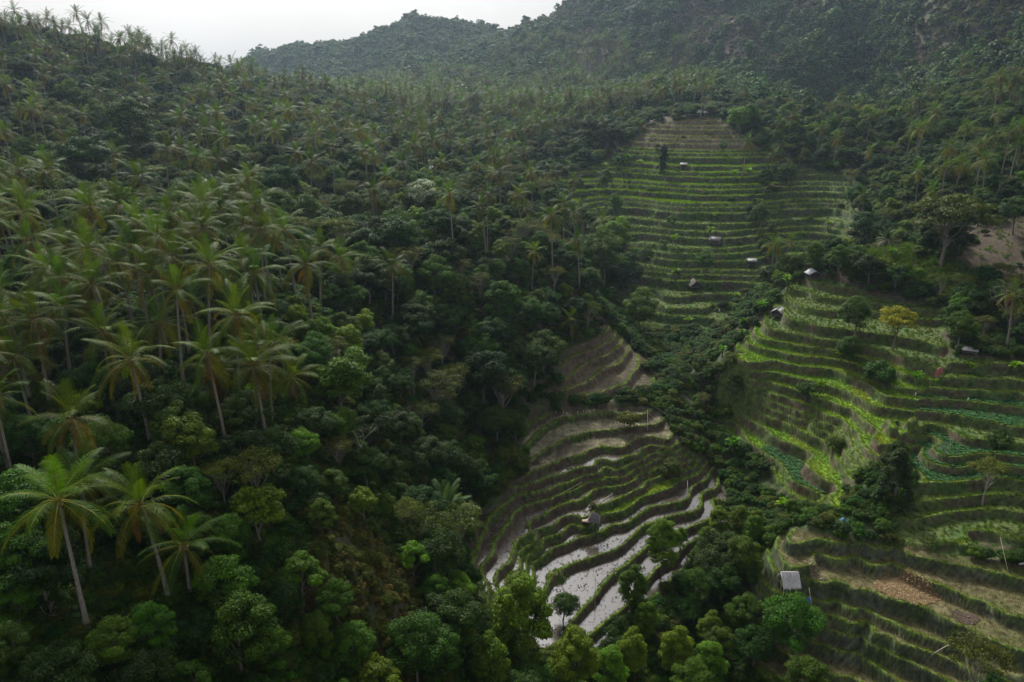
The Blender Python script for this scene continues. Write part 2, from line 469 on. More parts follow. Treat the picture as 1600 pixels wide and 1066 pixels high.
def leaf_material(name, gloss=0.35, rough=0.5, trans=0.35, vary=0.5, sat=1.32):
    m, N, L = new_mat(name)
    out = N.new("ShaderNodeOutputMaterial")
    at = N.new("ShaderNodeVertexColor"); at.layer_name = "Col"
    oi = N.new("ShaderNodeObjectInfo")
    hs = N.new("ShaderNodeHueSaturation")
    hs.inputs["Saturation"].default_value = sat
    mr = N.new("ShaderNodeMapRange"); mr.inputs[3].default_value = 0.475; mr.inputs[4].default_value = 0.52
    mv = N.new("ShaderNodeMapRange"); mv.inputs[3].default_value = 1 - vary * .6; mv.inputs[4].default_value = 1 + vary * .6
    sc = N.new("ShaderNodeMath"); sc.operation = 'FRACT'
    ml = N.new("ShaderNodeMath"); ml.operation = 'MULTIPLY'; ml.inputs[1].default_value = 7.31
    L.new(oi.outputs["Random"], mr.inputs[0]); L.new(oi.outputs["Random"], ml.inputs[0]); L.new(ml.outputs[0], sc.inputs[0]); L.new(sc.outputs[0], mv.inputs[0])
    L.new(at.outputs[0], hs.inputs["Color"]); L.new(mr.outputs[0], hs.inputs["Hue"]); L.new(mv.outputs[0], hs.inputs["Value"])
    p = N.new("ShaderNodeBsdfPrincipled")
    p.inputs["Roughness"].default_value = rough; p.inputs["Specular IOR Level"].default_value = gloss
    tr = N.new("ShaderNodeBsdfTranslucent")
    tc = N.new("ShaderNodeHueSaturation"); tc.inputs["Hue"].default_value = 0.495; tc.inputs["Saturation"].default_value = 1.1; tc.inputs["Value"].default_value = 1.3
    L.new(hs.outputs[0], tc.inputs["Color"]); L.new(tc.outputs[0], tr.inputs["Color"])
    L.new(hs.outputs[0], p.inputs["Base Color"])
    mx = N.new("ShaderNodeMixShader"); mx.inputs[0].default_value = trans
    L.new(p.outputs[0], mx.inputs[1]); L.new(tr.outputs[0], mx.inputs[2]); L.new(mx.outputs[0], out.inputs[0])
    return m

def solid_material(name, rough=0.8, noise_scale=6.0, amount=0.5, bump=0.3, spec=0.3, stretch=None):
    """attribute colour, mottled by noise, with a fine bump"""
    m, N, L = new_mat(name)
    out = N.new("ShaderNodeOutputMaterial"); p = N.new("ShaderNodeBsdfPrincipled")
    at = N.new("ShaderNodeVertexColor"); at.layer_name = "Col"
    tc = N.new("ShaderNodeTexCoord")
    mp = N.new("ShaderNodeMapping")
    if stretch: mp.inputs["Scale"].default_value = stretch
    L.new(tc.outputs["Object"], mp.inputs["Vector"])
    nz = N.new("ShaderNodeTexNoise"); nz.inputs["Scale"].default_value = noise_scale; nz.inputs["Detail"].default_value = 6
    L.new(mp.outputs[0], nz.inputs["Vector"])
    mr = N.new("ShaderNodeMapRange"); mr.inputs[1].default_value = 0.3; mr.inputs[2].default_value = 0.7
    mr.inputs[3].default_value = 1 - amount; mr.inputs[4].default_value = 1 + amount
    L.new(nz.outputs["Fac"], mr.inputs[0])
    ml = N.new("ShaderNodeVectorMath"); ml.operation = 'SCALE'
    L.new(at.outputs[0], ml.inputs[0]); L.new(mr.outputs[0], ml.inputs["Scale"]); L.new(ml.outputs[0], p.inputs["Base Color"])
    bp = N.new("ShaderNodeBump"); bp.inputs["Strength"].default_value = bump; bp.inputs["Distance"].default_value = 0.1
    L.new(nz.outputs["Fac"], bp.inputs["Height"]); L.new(bp.outputs[0], p.inputs["Normal"])
    p.inputs["Roughness"].default_value = rough; p.inputs["Specular IOR Level"].default_value = spec
    L.new(p.outputs[0], out.inputs[0])
    return m

M_LEAF = leaf_material("leaf", gloss=0.12, rough=0.6)
M_PALM = leaf_material("palm_frond", gloss=0.06, rough=0.5, trans=0.33, vary=0.65)
M_GRASS = leaf_material("grass_blade", sat=1.1, gloss=0.08, rough=0.6, trans=0.4, vary=0.45)
M_BARK = solid_material("bark", 0.85, 5.0, 0.4, 0.6, stretch=(1, 1, 3))
M_SOIL = solid_material("ground_cover", 0.9, 1.1, 0.55, 0.8, spec=0.15)
M_WOOD = solid_material("weathered_wood", 0.8, 9.0, 0.35, 0.3)
M_THATCH = solid_material("thatch", 0.9, 14.0, 0.5, 0.9, stretch=(4, 4, 1))
M_METAL = solid_material("sheet_roof", 0.6, 3.0, 0.4, 0.2, spec=0.2)
M_CLOTH = solid_material("plastic_cloth", 0.55, 4.0, 0.2, 0.2)
M_STONE = solid_material("stone", 0.9, 3.0, 0.5, 0.5)

# ------------------------------------------------------------------ terrain colours
LU, LV, LDEP = project(np.stack([XX, YY, H], -1))
def wpoly(px, z=None):
    return np.array([at_level(u, v, z) if z is not None else gnd(u, v) for u, v in px])
n1 = fbm(XX / 3, YY / 3, 3, 41); n2 = fbm(XX / 14, YY / 14, 3, 43); n3 = vnoise(XX / .8, YY / .8, 45)
def mixc(a, b, t):
    t = np.clip(t, 0, 1)[..., None]
    return np.array(a) * (1 - t) + np.array(b) * t
SOIL = (.052, .036, .026); SOILR = (.075, .047, .034)
TCOL = mixc(SOIL, (.030, .050, .016), .5 + n1 + n2)
bare = sstep(0, 3, sd_poly(XX, YY, px_poly([(1500,425),(1490,380),(1530,350),(1640,330),(1640,480),(1570,470),(1530,440)])) + n2 * 10)
TCOL = TCOL * (1 - bare[..., None]) + mixc((.034, .025, .015), (.048, .037, .023), .5 + n1 * 1.3) * bare[..., None]
knoll = sstep(0, 4, sd_poly(XX, YY, px_poly([(1310,425),(1330,395),(1440,395),(1530,420),(1560,470),(1500,470),(1400,440)])) + n2 * 8)
TCOL = TCOL * (1 - knoll[..., None]) + mixc((.045, .062, .016), (.06, .044, .028), .5 + n1 * 1.6) * knoll[..., None]
farb = sstep(420, 560, YY)
TCOL = TCOL * (1 - farb[..., None]) + mixc((.080, .066, .048), (.030, .046, .020), .95 - spur[..., None][..., 0] * .7 + 1.0 * fbm(XX / 40, YY / 40, 4, 47)) * farb[..., None]
COVER = np.zeros(XX.shape, np.int8)    # 1 rice 2 wet 3 stubble 4 leafy crop 5 dry grass 6 weeds/grass 7 straw 8 bare soil
zA, zB, zC, zD, zE, zF = [ZONE == i for i in range(1, 7)]
tread = (RISER == 0)
iA = np.round((A0 - ZT) / AST)
COVER[zA] = 2
COVER[zA & (iA <= 3)] = 3
COVER[zA & (iA <= 0)] = 6
COVER[zB] = 5
COVER[zC] = 1
COVER[zC & (ZT > -56.5)] = 6
COVER[zD] = 6
COVER[zE] = 1
COVER[zE & (ZT > -31.5)] = 5
COVER[zE & (ZT < -46)] = 6
COVER[zE & (XX / YY > .325)] = 6
COVER[zF] = 8
def field(px, z, cover, band=0.9):
    """one field: the tread at level z inside an outline"""
    sel = (sd_poly(XX, YY, wpoly(px, z)) > 0) & (np.abs(ZT - z) < band) & (ZONE > 0)
    COVER[sel] = cover
field([(922,820),(935,797),(1000,758),(1085,728),(1096,750),(1010,792),(945,820)], LA(9), 1, .45)
field([(940,800),(960,770),(1030,735),(1045,748),(985,778),(950,795)], LA(8), 6)
field([(1190,705),(1200,695),(1235,705),(1262,735),(1292,772),(1285,785),(1225,740)], -71.5, 4)
for z in (-59.3, -60.7, -63.3, -64.4, -65.6):
    COVER[zD & (np.abs(ZT - z) < .2)] = 4
COVER[zD & (ZT < -66.5)] = 6
gA = zA & (fbm(XX / 5, YY / 5, 2, 77) > .42) & (iA > 3); COVER[gA & (COVER == 2)] = 6
RICE = mixc((.060, .132, .006), (.095, .155, .009), .5 + n2 * 1.5)
tcol = {1: RICE, 2: mixc((.040, .032, .026), (.055, .048, .036), .5 + n1), 3: mixc((.045, .034, .026), (.16, .15, .09), .35 + n1 * .8 + (1 - sstep(.4, 2.0, DOUT)) * .6),
        4: mixc((.040, .042, .028), (.04, .07, .035), .5 + n3), 5: mixc((.050, .060, .016), (.085, .074, .036), .5 + n1 + n2), 6: mixc((.035, .065, .014), (.06, .075, .02), .5 + n1),
        7: mixc((.22, .15, .06), (.30, .24, .14), .5 + n3), 8: mixc((.040, .036, .018), (.058, .048, .028), .5 + n1)}
for k, c in tcol.items():
    s_ = (COVER == k) & tread
    TCOL[s_] = c[s_]
s_ = zE & (COVER == 5) & tread
TCOL[s_] = mixc((.14, .10, .07), (.10, .09, .04), .5 + n1)[s_]
bankc = {1: mixc((.044, .031, .022), (.032, .056, .012), sstep(-.15, .45, n1)), 2: mixc((.030, .040, .016), (.050, .055, .04), .4 + n1 * 1.4), 3: mixc((.060, .045, .028), (.040, .070, .015), .55 + n1 * 1.2),
         4: mixc((.055, .042, .028), (.035, .065, .015), .55 + n1 * 1.2), 5: mixc((.045, .036, .026), (.030, .062, .014), .6 + n1), 6: mixc((.075, .052, .038), (.05, .045, .02), .4 + n1)}
for zi in range(1, 7):
    s_ = (ZONE == zi) & (RISER > 0)
    TCOL[s_] = bankc[zi][s_]
s_ = zE & (RISER > 0) & (COVER == 5)
TCOL[s_] = mixc((.11, .08, .06), (.07, .065, .035), .5 + n1)[s_]
s_ = (ZONE > 0) & tread & (DOUT < .55)
TCOL[s_] = mixc((.050, .095, .014), (.085, .11, .02), .5 + n1)[s_]

# mud of the flooded fields: clods that break the water surface
clod = sstep(.05, .40, fbm(XX / .75, YY / .75, 2, 91) + .45 * fbm(XX / 7, YY / 7, 2, 93) + 0.02)
wet = (COVER == 2) & tread & (DOUT > .5)
dull = sstep(9.5, 7.5, iA)                                  # the upper fields hold less water
H = np.where(wet, H - .02 + .15 * clod * np.clip(.62 + dull * .58, 0, 1.2) - (1 - dull) * .045 + dull * .02, H)

me = bpy.data.meshes.new("ground")
ny, nx = XX.shape
idx = np.arange(nx * ny).reshape(ny, nx)
quads = np.stack([idx[:-1, :-1], idx[:-1, 1:], idx[1:, 1:], idx[1:, :-1]], -1).reshape(-1, 4)
gm = MB(); gm.add(np.stack([XX, YY, H + CAMZ], -1).reshape(-1, 3), quads, None, TCOL.reshape(-1, 3))
ground = tag(link("ground", gm.mesh("ground", M_SOIL, smooth=True)), kind='structure')

# water standing on the flooded treads: one level sheet per terrace
m_water, N, L = new_mat("paddy_water")
o_ = N.new("ShaderNodeOutputMaterial"); p_ = N.new("ShaderNodeBsdfPrincipled")
p_.inputs["Base Color"].default_value = (.035, .028, .02, 1); p_.inputs["Roughness"].default_value = 0.16
p_.inputs["IOR"].default_value = 1.45; p_.inputs["Specular IOR Level"].default_value = 0.7
tcn = N.new("ShaderNodeTexCoord"); nz_ = N.new("ShaderNodeTexNoise"); nz_.inputs["Scale"].default_value = 2.5
bp_ = N.new("ShaderNodeBump"); bp_.inputs["Strength"].default_value = .06; bp_.inputs["Distance"].default_value = .05
L.new(tcn.outputs["Object"], nz_.inputs["Vector"]); L.new(nz_.outputs["Fac"], bp_.inputs["Height"]); L.new(bp_.outputs[0], p_.inputs["Normal"])
L.new(p_.outputs[0], o_.inputs[0])
wz = np.where(zA & (iA >= 4), ZT + .085, -999)
ok = (ZONE == 1) & (iA >= 4) & (COVER != 1)
for lev in sorted(set(iA[ok].astype(int))):
    s_ = ok & (iA == lev)
    c4 = s_[:-1, :-1] & s_[:-1, 1:] & s_[1:, 1:] & s_[1:, :-1]
    if c4.sum() < 8: continue
    q = np.stack([idx[:-1, :-1][c4], idx[:-1, 1:][c4], idx[1:, 1:][c4], idx[1:, :-1][c4]], -1)
    u, inv = np.unique(q.ravel(), return_inverse=True)
    pv = np.stack([XX.ravel()[u], YY.ravel()[u], np.full(len(u), LA(lev) + .075 + CAMZ)], -1)
    wm = MB(); wm.add(pv, inv.reshape(-1, 4))
    tag(link("water", wm.mesh("water", m_water)), kind='structure')

# ------------------------------------------------------------------ plants: the meshes that individuals share
UP = np.array((0, 0, 1.0))
def nrm(a):
    return a / (np.linalg.norm(a, axis=-1, keepdims=True) + 1e-9)

def frond(mb, rng, base, az, phi0, droop, L, col, ribcol, pairs=28, leaf=0.95, width=.048, sag=.5):
    n = 10
    hd = np.array((math.cos(az), math.sin(az), 0)); side = np.array((-math.sin(az), math.cos(az), 0))
    twist = rng.uniform(-.5, .5)
    pts = [np.array(base, float)]; tans = []
    for i in range(n):
        t = i / (n - 1)
        ph = phi0 - droop * t ** 1.25
        tans.append(hd * math.cos(ph) + UP * math.sin(ph))
        pts.append(pts[-1] + tans[-1] * L / n)
    pts = np.array(pts[:-1] + [pts[-1]]); tans.append(tans[-1]); tans = np.array(tans)
    mb.tube(pts[::2], np.linspace(.055, .012, len(pts[::2])), 3, ribcol, cap=False)
    ts = np.linspace(.14, .99, pairs)
    V = []; C = []; Q = []; T = []
    k = 0
    for t in ts:
        f = t * n; i = min(int(f), n - 1); a = f - i
        p = pts[i] * (1 - a) + pts[i + 1] * a; tg = tans[i]
        nr = np.cross(tg, side); nr = nr if nr[2] > 0 else -nr
        ll = leaf * (0.35 + .65 * math.sin(math.pi * min(1, .12 + .86 * t)) ** .7)
        for s in (-1, 1):
            sd = side * s * math.cos(twist * t) + nr * math.sin(twist * t) * s
            fw = .45 + .55 * t + rng.uniform(-.1, .1)
            d = nrm(sd + tg * fw - UP * sag * rng.uniform(.3, .8) + nr * .25)
            d2 = nrm(d - UP * (sag * 1.2 + rng.uniform(0, .5)))
            w = nrm(np.cross(d, nr)) * width
            m = p + d * ll * .55; e = m + d2 * ll * .5
            V += [p - w * .5, p + w * .5, m + w * .5, m - w * .5, e]
            cc = np.array(col) * rng.uniform(.75, 1.25)
            C += [cc] * 4 + [cc * (1.15, 1.0, .9)]
            Q.append((k, k + 1, k + 2, k + 3)); T.append((k + 3, k + 2, k + 4)); k += 5
    mb.add(V, Q, T, np.array(C))

def coconut_crown(seed):
    rng = np.random.default_rng(seed); mb = MB()
    nf = int(rng.integers(15, 24)); tilt = rng.uniform(-.35, .35, 2); fat = rng.uniform(.85, 1.1)
    for i in range(nf):
        q = i / (nf - 1)                                       # 0 = youngest, upright; 1 = oldest, hanging
        az = i * 2.39996 + rng.uniform(-.25, .25)
        phi = R(82 - 116 * q ** rng.uniform(.8, 1.1) + rng.uniform(-12, 12)) + tilt[0] * math.cos(az)
        droop = R(18 + 62 * min(1, q * 1.7) * (1 - .45 * q) + rng.uniform(-8, 14))
        g = np.array((.034, .066, .009)) * (1.15 - .25 * q)
        if q > .72: g = g * .6 + np.array((.13, .10, .022)) * rng.uniform(.15, .6)
        if q < .2: g = np.array((.046, .084, .016))
        frond(mb, rng, (0.08 * math.cos(az), .08 * math.sin(az), .15 * (1 - q)), az, phi, droop, rng.uniform(3.9, 5.1) * (.8 if q < .15 else 1) * fat, g, (.16, .15, .06), sag=.25 + .5 * q)
    for i in range(int(rng.integers(1, 7))):                     # dead skirt fronds
        az = rng.uniform(0, 6.28)
        frond(mb, rng, (0, 0, -.15), az, R(rng.uniform(-55, -20)), R(50), rng.uniform(2.6, 3.8), (.105, .072, .035), (.13, .1, .06), pairs=16, leaf=.6, sag=1.0)
    return mb.mesh("palm_crown", M_PALM)

def nut_cluster(seed):
    rng = np.random.default_rng(seed); mb = MB()
    for i in range(9):
        a = rng.uniform(0, 6.28); r = rng.uniform(.2, .38); c = np.array((r * math.cos(a), r * math.sin(a), rng.uniform(-.45, -.1)))
        mb.tube([c + UP * z for z in (.14, .09, 0, -.1, -.15)], (.03, .1, .135, .1, .03), 6, np.array((.17, .12, .035)) * rng.uniform(.6, 1.2))
    return mb.mesh("coconuts", M_WOOD, True)

def palm_trunk(seed, h):
    rng = np.random.default_rng(seed); mb = MB()
    lean = rng.uniform(.2, 1.4) * h / 11; a = rng.uniform(0, 6.28)
    ts = np.linspace(0, 1, 9)
    pts = [np.array((lean * math.cos(a) * t ** 1.6, lean * math.sin(a) * t ** 1.6, -1.0 + (h + 1.0) * t)) for t in ts]
    rad = [.30 * (1 - t) ** 5 + .17 - .05 * t for t in ts]
    mb.tube(pts, rad, 7, (.17, .15, .125))
    return mb.mesh("palm_trunk", M_BARK, True), pts[-1]

def sugar_crown(seed):
    rng = np.random.default_rng(seed); mb = MB()
    for i in range(26):
        q = i / 25; az = i * 2.4 + rng.uniform(-.2, .2)
        g = np.array((.035, .055, .025)) if q < .6 else np.array((.10, .10, .065))
        if q > .85: g = np.array((.20, .19, .14))
        frond(mb, rng, (0, 0, -1.5 * q), az, R(84 - 75 * q), R(35 + 45 * q), rng.uniform(4.2, 5.4), g, (.10, .09, .05), pairs=34, leaf=1.15, width=.1, sag=.5 + .5 * q)
    return mb.mesh("palm_crown", M_PALM)

def leaves(mb, rng, cen, nor, ln, wd, cA, cB, droop=.25, jit=.22):
    """rhombic leaves, one per row of cen, facing nor"""
    k = len(cen)
    rd = nrm(rng.normal(size=(k, 3)))
    d = nrm(np.cross(nor, rd)); d = nrm(d - UP * droop)
    s = nrm(np.cross(d, nor))
    l = (ln * rng.uniform(.65, 1.3, k))[:, None]; w = (wd * rng.uniform(.7, 1.25, k))[:, None]
    a = cen; e = cen + d * l - UP * (.12 * l); m = cen + d * l * .48 + nor * (.06 * l)
    V = np.stack([a, m + s * w, e, m - s * w], 1).reshape(-1, 3)
    t = rng.uniform(0, 1, k)[:, None]
    c = (np.array(cA) * (1 - t) + np.array(cB) * t) * rng.uniform(1 - jit, 1 + jit, k)[:, None]
    mb.add(V, np.arange(4 * k).reshape(-1, 4), None, np.repeat(c, 4, 0))

def clumps_in(rng, n, rx, rz, shape):
    P = []
    while len(P) < n:
        d = rng.normal(size=3); d /= np.linalg.norm(d)
        r = rng.uniform(.25, 1) ** .45
        x, y, z = d * r
        if shape == 'dome':
            if z < -.35: continue
        elif shape == 'cone':
            zz = rng.uniform(-1, 1); w = (1 - (zz + 1) / 2) ** .75 * 1.0 + .08
            a = rng.uniform(0, 6.28); rr = w * rng.uniform(.4, 1) ** .5
            x, y, z = rr * math.cos(a), rr * math.sin(a), zz
        elif shape == 'ovoid':
            w = (1 - .35 * max(z, 0))
            x *= w; y *= w
        elif shape == 'umbrella':
            z = rng.uniform(-.25, .5) + .5 * (1 - x * x - y * y)
        P.append((x * rx, y * rx, z * rz))
    return np.array(P)

def tree(seed, h, rx, rz, shape, ncl, rc, nl, ln, wd, cA, cB, tr=.16, limbs=10, bark=(.13, .115, .09), squash=.75, tone=.22, stems=1, droop=.25, cap=None):
    """trunk and crown meshes of one tree; h = height of the crown's middle"""
    rng = np.random.default_rng(seed)
    C = clumps_in(rng, ncl, rx, rz, shape) + (0, 0, h)
    # the crown is lopsided: clumps crowd to one side, some are missing
    C[:, :2] += rng.uniform(-.18, .18, 2) * rx
    cr = MB()
    cen = []; nor = []; tn = []
    for c in C:
        k = int(nl * rng.uniform(.6, 1.4)); r = rc * rng.uniform(.65, 1.35)
        d = nrm(rng.normal(size=(k, 3))); d[:, 2] = np.abs(d[:, 2]) * rng.choice([1, 1, 1, -.5], k)
        cen.append(c + d * (r * rng.uniform(.35, 1.0, k) ** .5)[:, None] * (1, 1, squash))
        nor.append(nrm(d * .7 + UP * .75 + rng.normal(size=(k, 3)) * .35))
        tn.append(np.full(k, 1 + rng.uniform(-tone, tone)))
    cen = np.concatenate(cen); nor = np.concatenate(nor); tn = np.concatenate(tn)
    leaves(cr, rng, cen, nor, ln, wd, cA, cB, droop)
    cr.c[-1] = cr.c[-1] * np.repeat(tn, 4)[:, None].astype(np.float32)
    if cap is not None:                                       # fresh growth on the clump tops
        pass
    tk = MB()
    for s_ in range(stems):
        b = np.array((rng.uniform(-.3, .3), rng.uniform(-.3, .3), 0)) * (stems > 1)
        top = np.array((rng.uniform(-.4, .4), rng.uniform(-.4, .4), h + rz * .2))
        k1 = b * .5 + top * .35 + rng.uniform(-.2, .2, 3) * (1, 1, 0)
        tk.tube([b - UP * .8, b, k1, top * .7 + b * .2, top], (tr * 1.3, tr * 1.1, tr * .8, tr * .55, tr * .2), 6, bark)
        sel = rng.choice(len(C), min(limbs, len(C)), replace=False)
        for j in sel:
            st = k1 * (1 - (q := rng.uniform(0, .8))) + top * q
            st[2] = min(st[2], C[j][2] + .1)
            md = (st + C[j]) / 2 + (0, 0, -.12 * rz)
            tk.tube([st, md, C[j] + rng.normal(size=3) * .2], (tr * .42, tr * .3, tr * .1), 4, bark, cap=False)
    return tk.mesh("tree_trunk", M_BARK, True), cr.mesh("tree_crown", M_LEAF)

G_DARK = ((.014, .036, .009), (.028, .056, .012)); G_MID = ((.026, .062, .010), (.050, .094, .014)); G_LIME = ((.055, .118, .012), (.095, .150, .016))
G_CLOVE = ((.036, .084, .009), (.092, .138, .012)); G_OLIVE = ((.046, .062, .018), (.070, .084, .022)); G_GOLD = ((.09, .115, .012), (.20, .155, .014)); G_BLUE = ((.030, .068, .032), (.045, .088, .042))
SPEC = {  # kind: (list of (trunk, crown) variants, category word)
 'broadleaf_tree': [tree(100 + i, 4.6 + i * .5, 2.9 + .3 * i, 2.5, 'dome', 52, .95, 290, .22, .085, *G_DARK, tr=.2) for i in range(3)],
 'leafy_tree': [tree(120 + i, 5.0 + i * .6, 2.5 + .3 * i, 2.9, 'ovoid', 50, .85, 260, .21, .08, *G_MID, tr=.17) for i in range(3)],
 'pale_tree': [tree(140 + i, 4.4 + i * .5, 2.2, 2.4, 'dome', 38, .72, 190, .23, .095, *G_LIME, tr=.13) for i in range(2)],
 'feathery_tree': [tree(160 + i, 6.2 + i, 3.2, 2.0, 'umbrella', 40, .9, 70, .26, .075, *G_OLIVE, tr=.14, limbs=22, bark=(.2, .18, .15), squash=.45) for i in range(2)],
 'clove_tree': [tree(180 + i, 4.0 + i * .3, 1.75 + .15 * i, 3.0, 'ovoid', 64, .58, 270, .18, .06, *G_CLOVE, tr=.12, tone=.18) for i in range(3)],
 'shrub': [tree(200 + i, 1.0 + .2 * i, 1.4, 1.0, 'dome', 22, .6, 130, .21, .08, *(G_MID, G_OLIVE, G_DARK)[i], tr=.05, limbs=8, stems=3) for i in range(3)],
}
SPEC_FAR = {k: [tree(900 + 10 * j + i, v[0], v[1], v[2], v[3], 26, v[1] * .36, 26, .8, .34, *v[4], tr=.2, limbs=4) for i in range(2)]
 for j, (k, v) in enumerate({'round': (4.5, 3.2, 2.8, 'dome', G_DARK), 'tall': (5.5, 2.6, 3.2, 'ovoid', G_MID), 'scrub': (1.0, 2.0, 1.2, 'dome', G_OLIVE), 'dry': (1.0, 1.9, 1.1, 'dome', ((.065, .06, .04), (.09, .075, .05)))}.items())}
CROWNS = [coconut_crown(300 + i) for i in range(10)]
NUTS = [nut_cluster(320 + i) for i in range(2)]
TRUNKS = [palm_trunk(340 + i, h) for i, h in enumerate((7, 8.5, 10, 10.5, 12, 12.5, 14, 15.5))]
SUGAR = [sugar_crown(360)]

def banana_mesh(seed):
    rng = np.random.default_rng(seed); mb = MB(); st = MB()
    for s_ in range(rng.integers(1, 4)):
        b = np.array((rng.uniform(-.7, .7), rng.uniform(-.7, .7), 0)) * (s_ > 0); h = rng.uniform(1.5, 2.4)
        st.tube([b - UP * .4, b + UP * h * .6, b + UP * h], (.14, .11, .07), 6, (.10, .12, .05))
        for i in range(8):
            az = i * 2.4 + rng.uniform(-.3, .3); phi = R(rng.uniform(48, 85) - 4 * i); dr = R(rng.uniform(60, 110)); L_ = rng.uniform(1.6, 2.3); W_ = rng.uniform(.28, .38)
            hd = np.array((math.cos(az), math.sin(az), 0)); sd = np.array((-math.sin(az), math.cos(az), 0)); p = b + UP * h
            V = []; n = 7
            for j in range(n):
                t = j / (n - 1); ph = phi - dr * t * t; tg = hd * math.cos(ph) + UP * math.sin(ph)
                w = W_ * max(.05, math.sin(math.pi * min(1, .1 + .9 * t)) ** .5) * (j > 0)
                up = np.cross(tg, sd); up = up if up[2] > 0 else -up
                V += [p + sd * w + up * w * .35, p, p - sd * w + up * w * .35]; p = p + tg * L_ / n
            Q = [(3 * j + a, 3 * j + a + 1, 3 * j + a + 4, 3 * j + a + 3) for j in range(n - 1) for a in (0, 1)]
            mb.add(V, Q, None, np.array((.085, .15, .032)) * rng.uniform(.8, 1.3))
    return st.mesh("banana_stem", M_BARK, True), mb.mesh("banana_leaves", M_PALM)
BANANA = [banana_mesh(400 + i) for i in range(4)]

def tuft_mesh(seed, n, h, spread, w, cA, cB, name="tuft"):
    rng = np.random.default_rng(seed); mb = MB()
    for i in range(n):
        a = rng.uniform(0, 6.28); b = np.array((rng.uniform(-1, 1), rng.uniform(-1, 1), 0)) * spread
        l = h * rng.uniform(.6, 1.25); o = np.array((math.cos(a), math.sin(a), 0)); s = np.array((-math.sin(a), math.cos(a), 0)) * w
        m = b + UP * l * .6 + o * l * .15; e = b + UP * l * .9 + o * l * rng.uniform(.3, .6)
        t = rng.uniform(); c = np.array(cA) * (1 - t) + np.array(cB) * t
        mb.add([b - s, b + s, m + s * .8, m - s * .8, e], [(0, 1, 2, 3)], [(3, 2, 4)], np.stack([c * .9] * 2 + [c] * 2 + [c * 1.15]))
    return mb.mesh(name, M_GRASS)

# ------------------------------------------------------------------ stuff: instanced ground cover (nobody could count it)
def proto_collection(name, meshes):
    c = bpy.data.collections.new(name)
    for i, ms in enumerate(meshes):
        if not isinstance(ms, (tuple, list)): ms = (ms,)
        if len(ms) == 1:
            o = bpy.data.objects.new("%s_%02d" % (name, i), ms[0])
        else:                                                 # trunk and crown welded into one mesh for far use
            mb = MB()
            me = bpy.data.meshes.new("m"); import bmesh
            bm = bmesh.new()
            for k, m_ in enumerate(ms):
                nf = len(bm.faces); bm.from_mesh(m_); bm.faces.ensure_lookup_table()
                for f in bm.faces[nf:]: f.material_index = k
            bm.to_mesh(me); bm.free()
            for m_ in ms: me.materials.append(m_.materials[0])
            o = bpy.data.objects.new("%s_%02d" % (name, i), me)
        c.objects.link(o)
    return c

def scatter(name, label, cat, pts, scl, idx_, meshes, tilt=0.12, rot=None):
    pts = np.asarray(pts, np.float32); k = len(pts)
    if k == 0: return
    me = bpy.data.meshes.new(name)
    me.vertices.add(k); me.vertices.foreach_set("co", (pts + np.array((0, 0, CAMZ), np.float32)).ravel())
    r = np.c_[RNG.normal(0, tilt, k), RNG.normal(0, tilt, k), RNG.uniform(0, 6.283, k)].astype(np.float32)
    a = me.attributes.new("rot", 'FLOAT_VECTOR', 'POINT'); a.data.foreach_set("vector", r.ravel())
    a = me.attributes.new("scl", 'FLOAT', 'POINT'); a.data.foreach_set("value", np.asarray(scl, np.float32))
    a = me.attributes.new("idx", 'INT', 'POINT'); a.data.foreach_set("value", np.asarray(idx_, np.int32))
    o = link(name, me); tag(o, label, cat, kind='stuff')
    ng = bpy.data.node_groups.new(name, 'GeometryNodeTree')
    ng.interface.new_socket("Geometry", in_out='INPUT', socket_type='NodeSocketGeometry')
    ng.interface.new_socket("Geometry", in_out='OUTPUT', socket_type='NodeSocketGeometry')
    N = ng.nodes; L = ng.links
    gi = N.new("NodeGroupInput"); go = N.new("NodeGroupOutput")
    ci = N.new("GeometryNodeCollectionInfo"); ci.inputs["Collection"].default_value = proto_collection(name + "_kinds", meshes)
    ci.inputs["Separate Children"].default_value = True; ci.inputs["Reset Children"].default_value = True
    ip = N.new("GeometryNodeInstanceOnPoints"); ip.inputs["Pick Instance"].default_value = True
    def attr(nm, ty):
        n_ = N.new("GeometryNodeInputNamedAttribute"); n_.data_type = ty; n_.inputs["Name"].default_value = nm
        return n_.outputs["Attribute"]
    er = N.new("FunctionNodeEulerToRotation")
    L.new(attr("rot", 'FLOAT_VECTOR'), er.inputs[0]); L.new(er.outputs[0], ip.inputs["Rotation"])
    L.new(attr("scl", 'FLOAT'), ip.inputs["Scale"]); L.new(attr("idx", 'INT'), ip.inputs["Instance Index"])
    L.new(gi.outputs[0], ip.inputs["Points"]); L.new(ci.outputs[0], ip.inputs["Instance"]); L.new(ip.outputs[0], go.inputs[0])
    md = o.modifiers.new("scatter", 'NODES'); md.node_group = ng
    return o

inview = (LU > -120) & (LU < 1720) & (LV > -200) & (LV < 1240) & (LDEP > 20)
def pick(sel, p):
    jj, ii = np.nonzero(sel & inview & (RNG.random(XX.shape) < p))
    x = XX[jj, ii] + RNG.uniform(-.17, .17, len(jj)); y = YY[jj, ii] + RNG.uniform(-.17, .17, len(jj))
    z = grid_sample(H, x, y)
    return np.stack([x, y, z], -1)

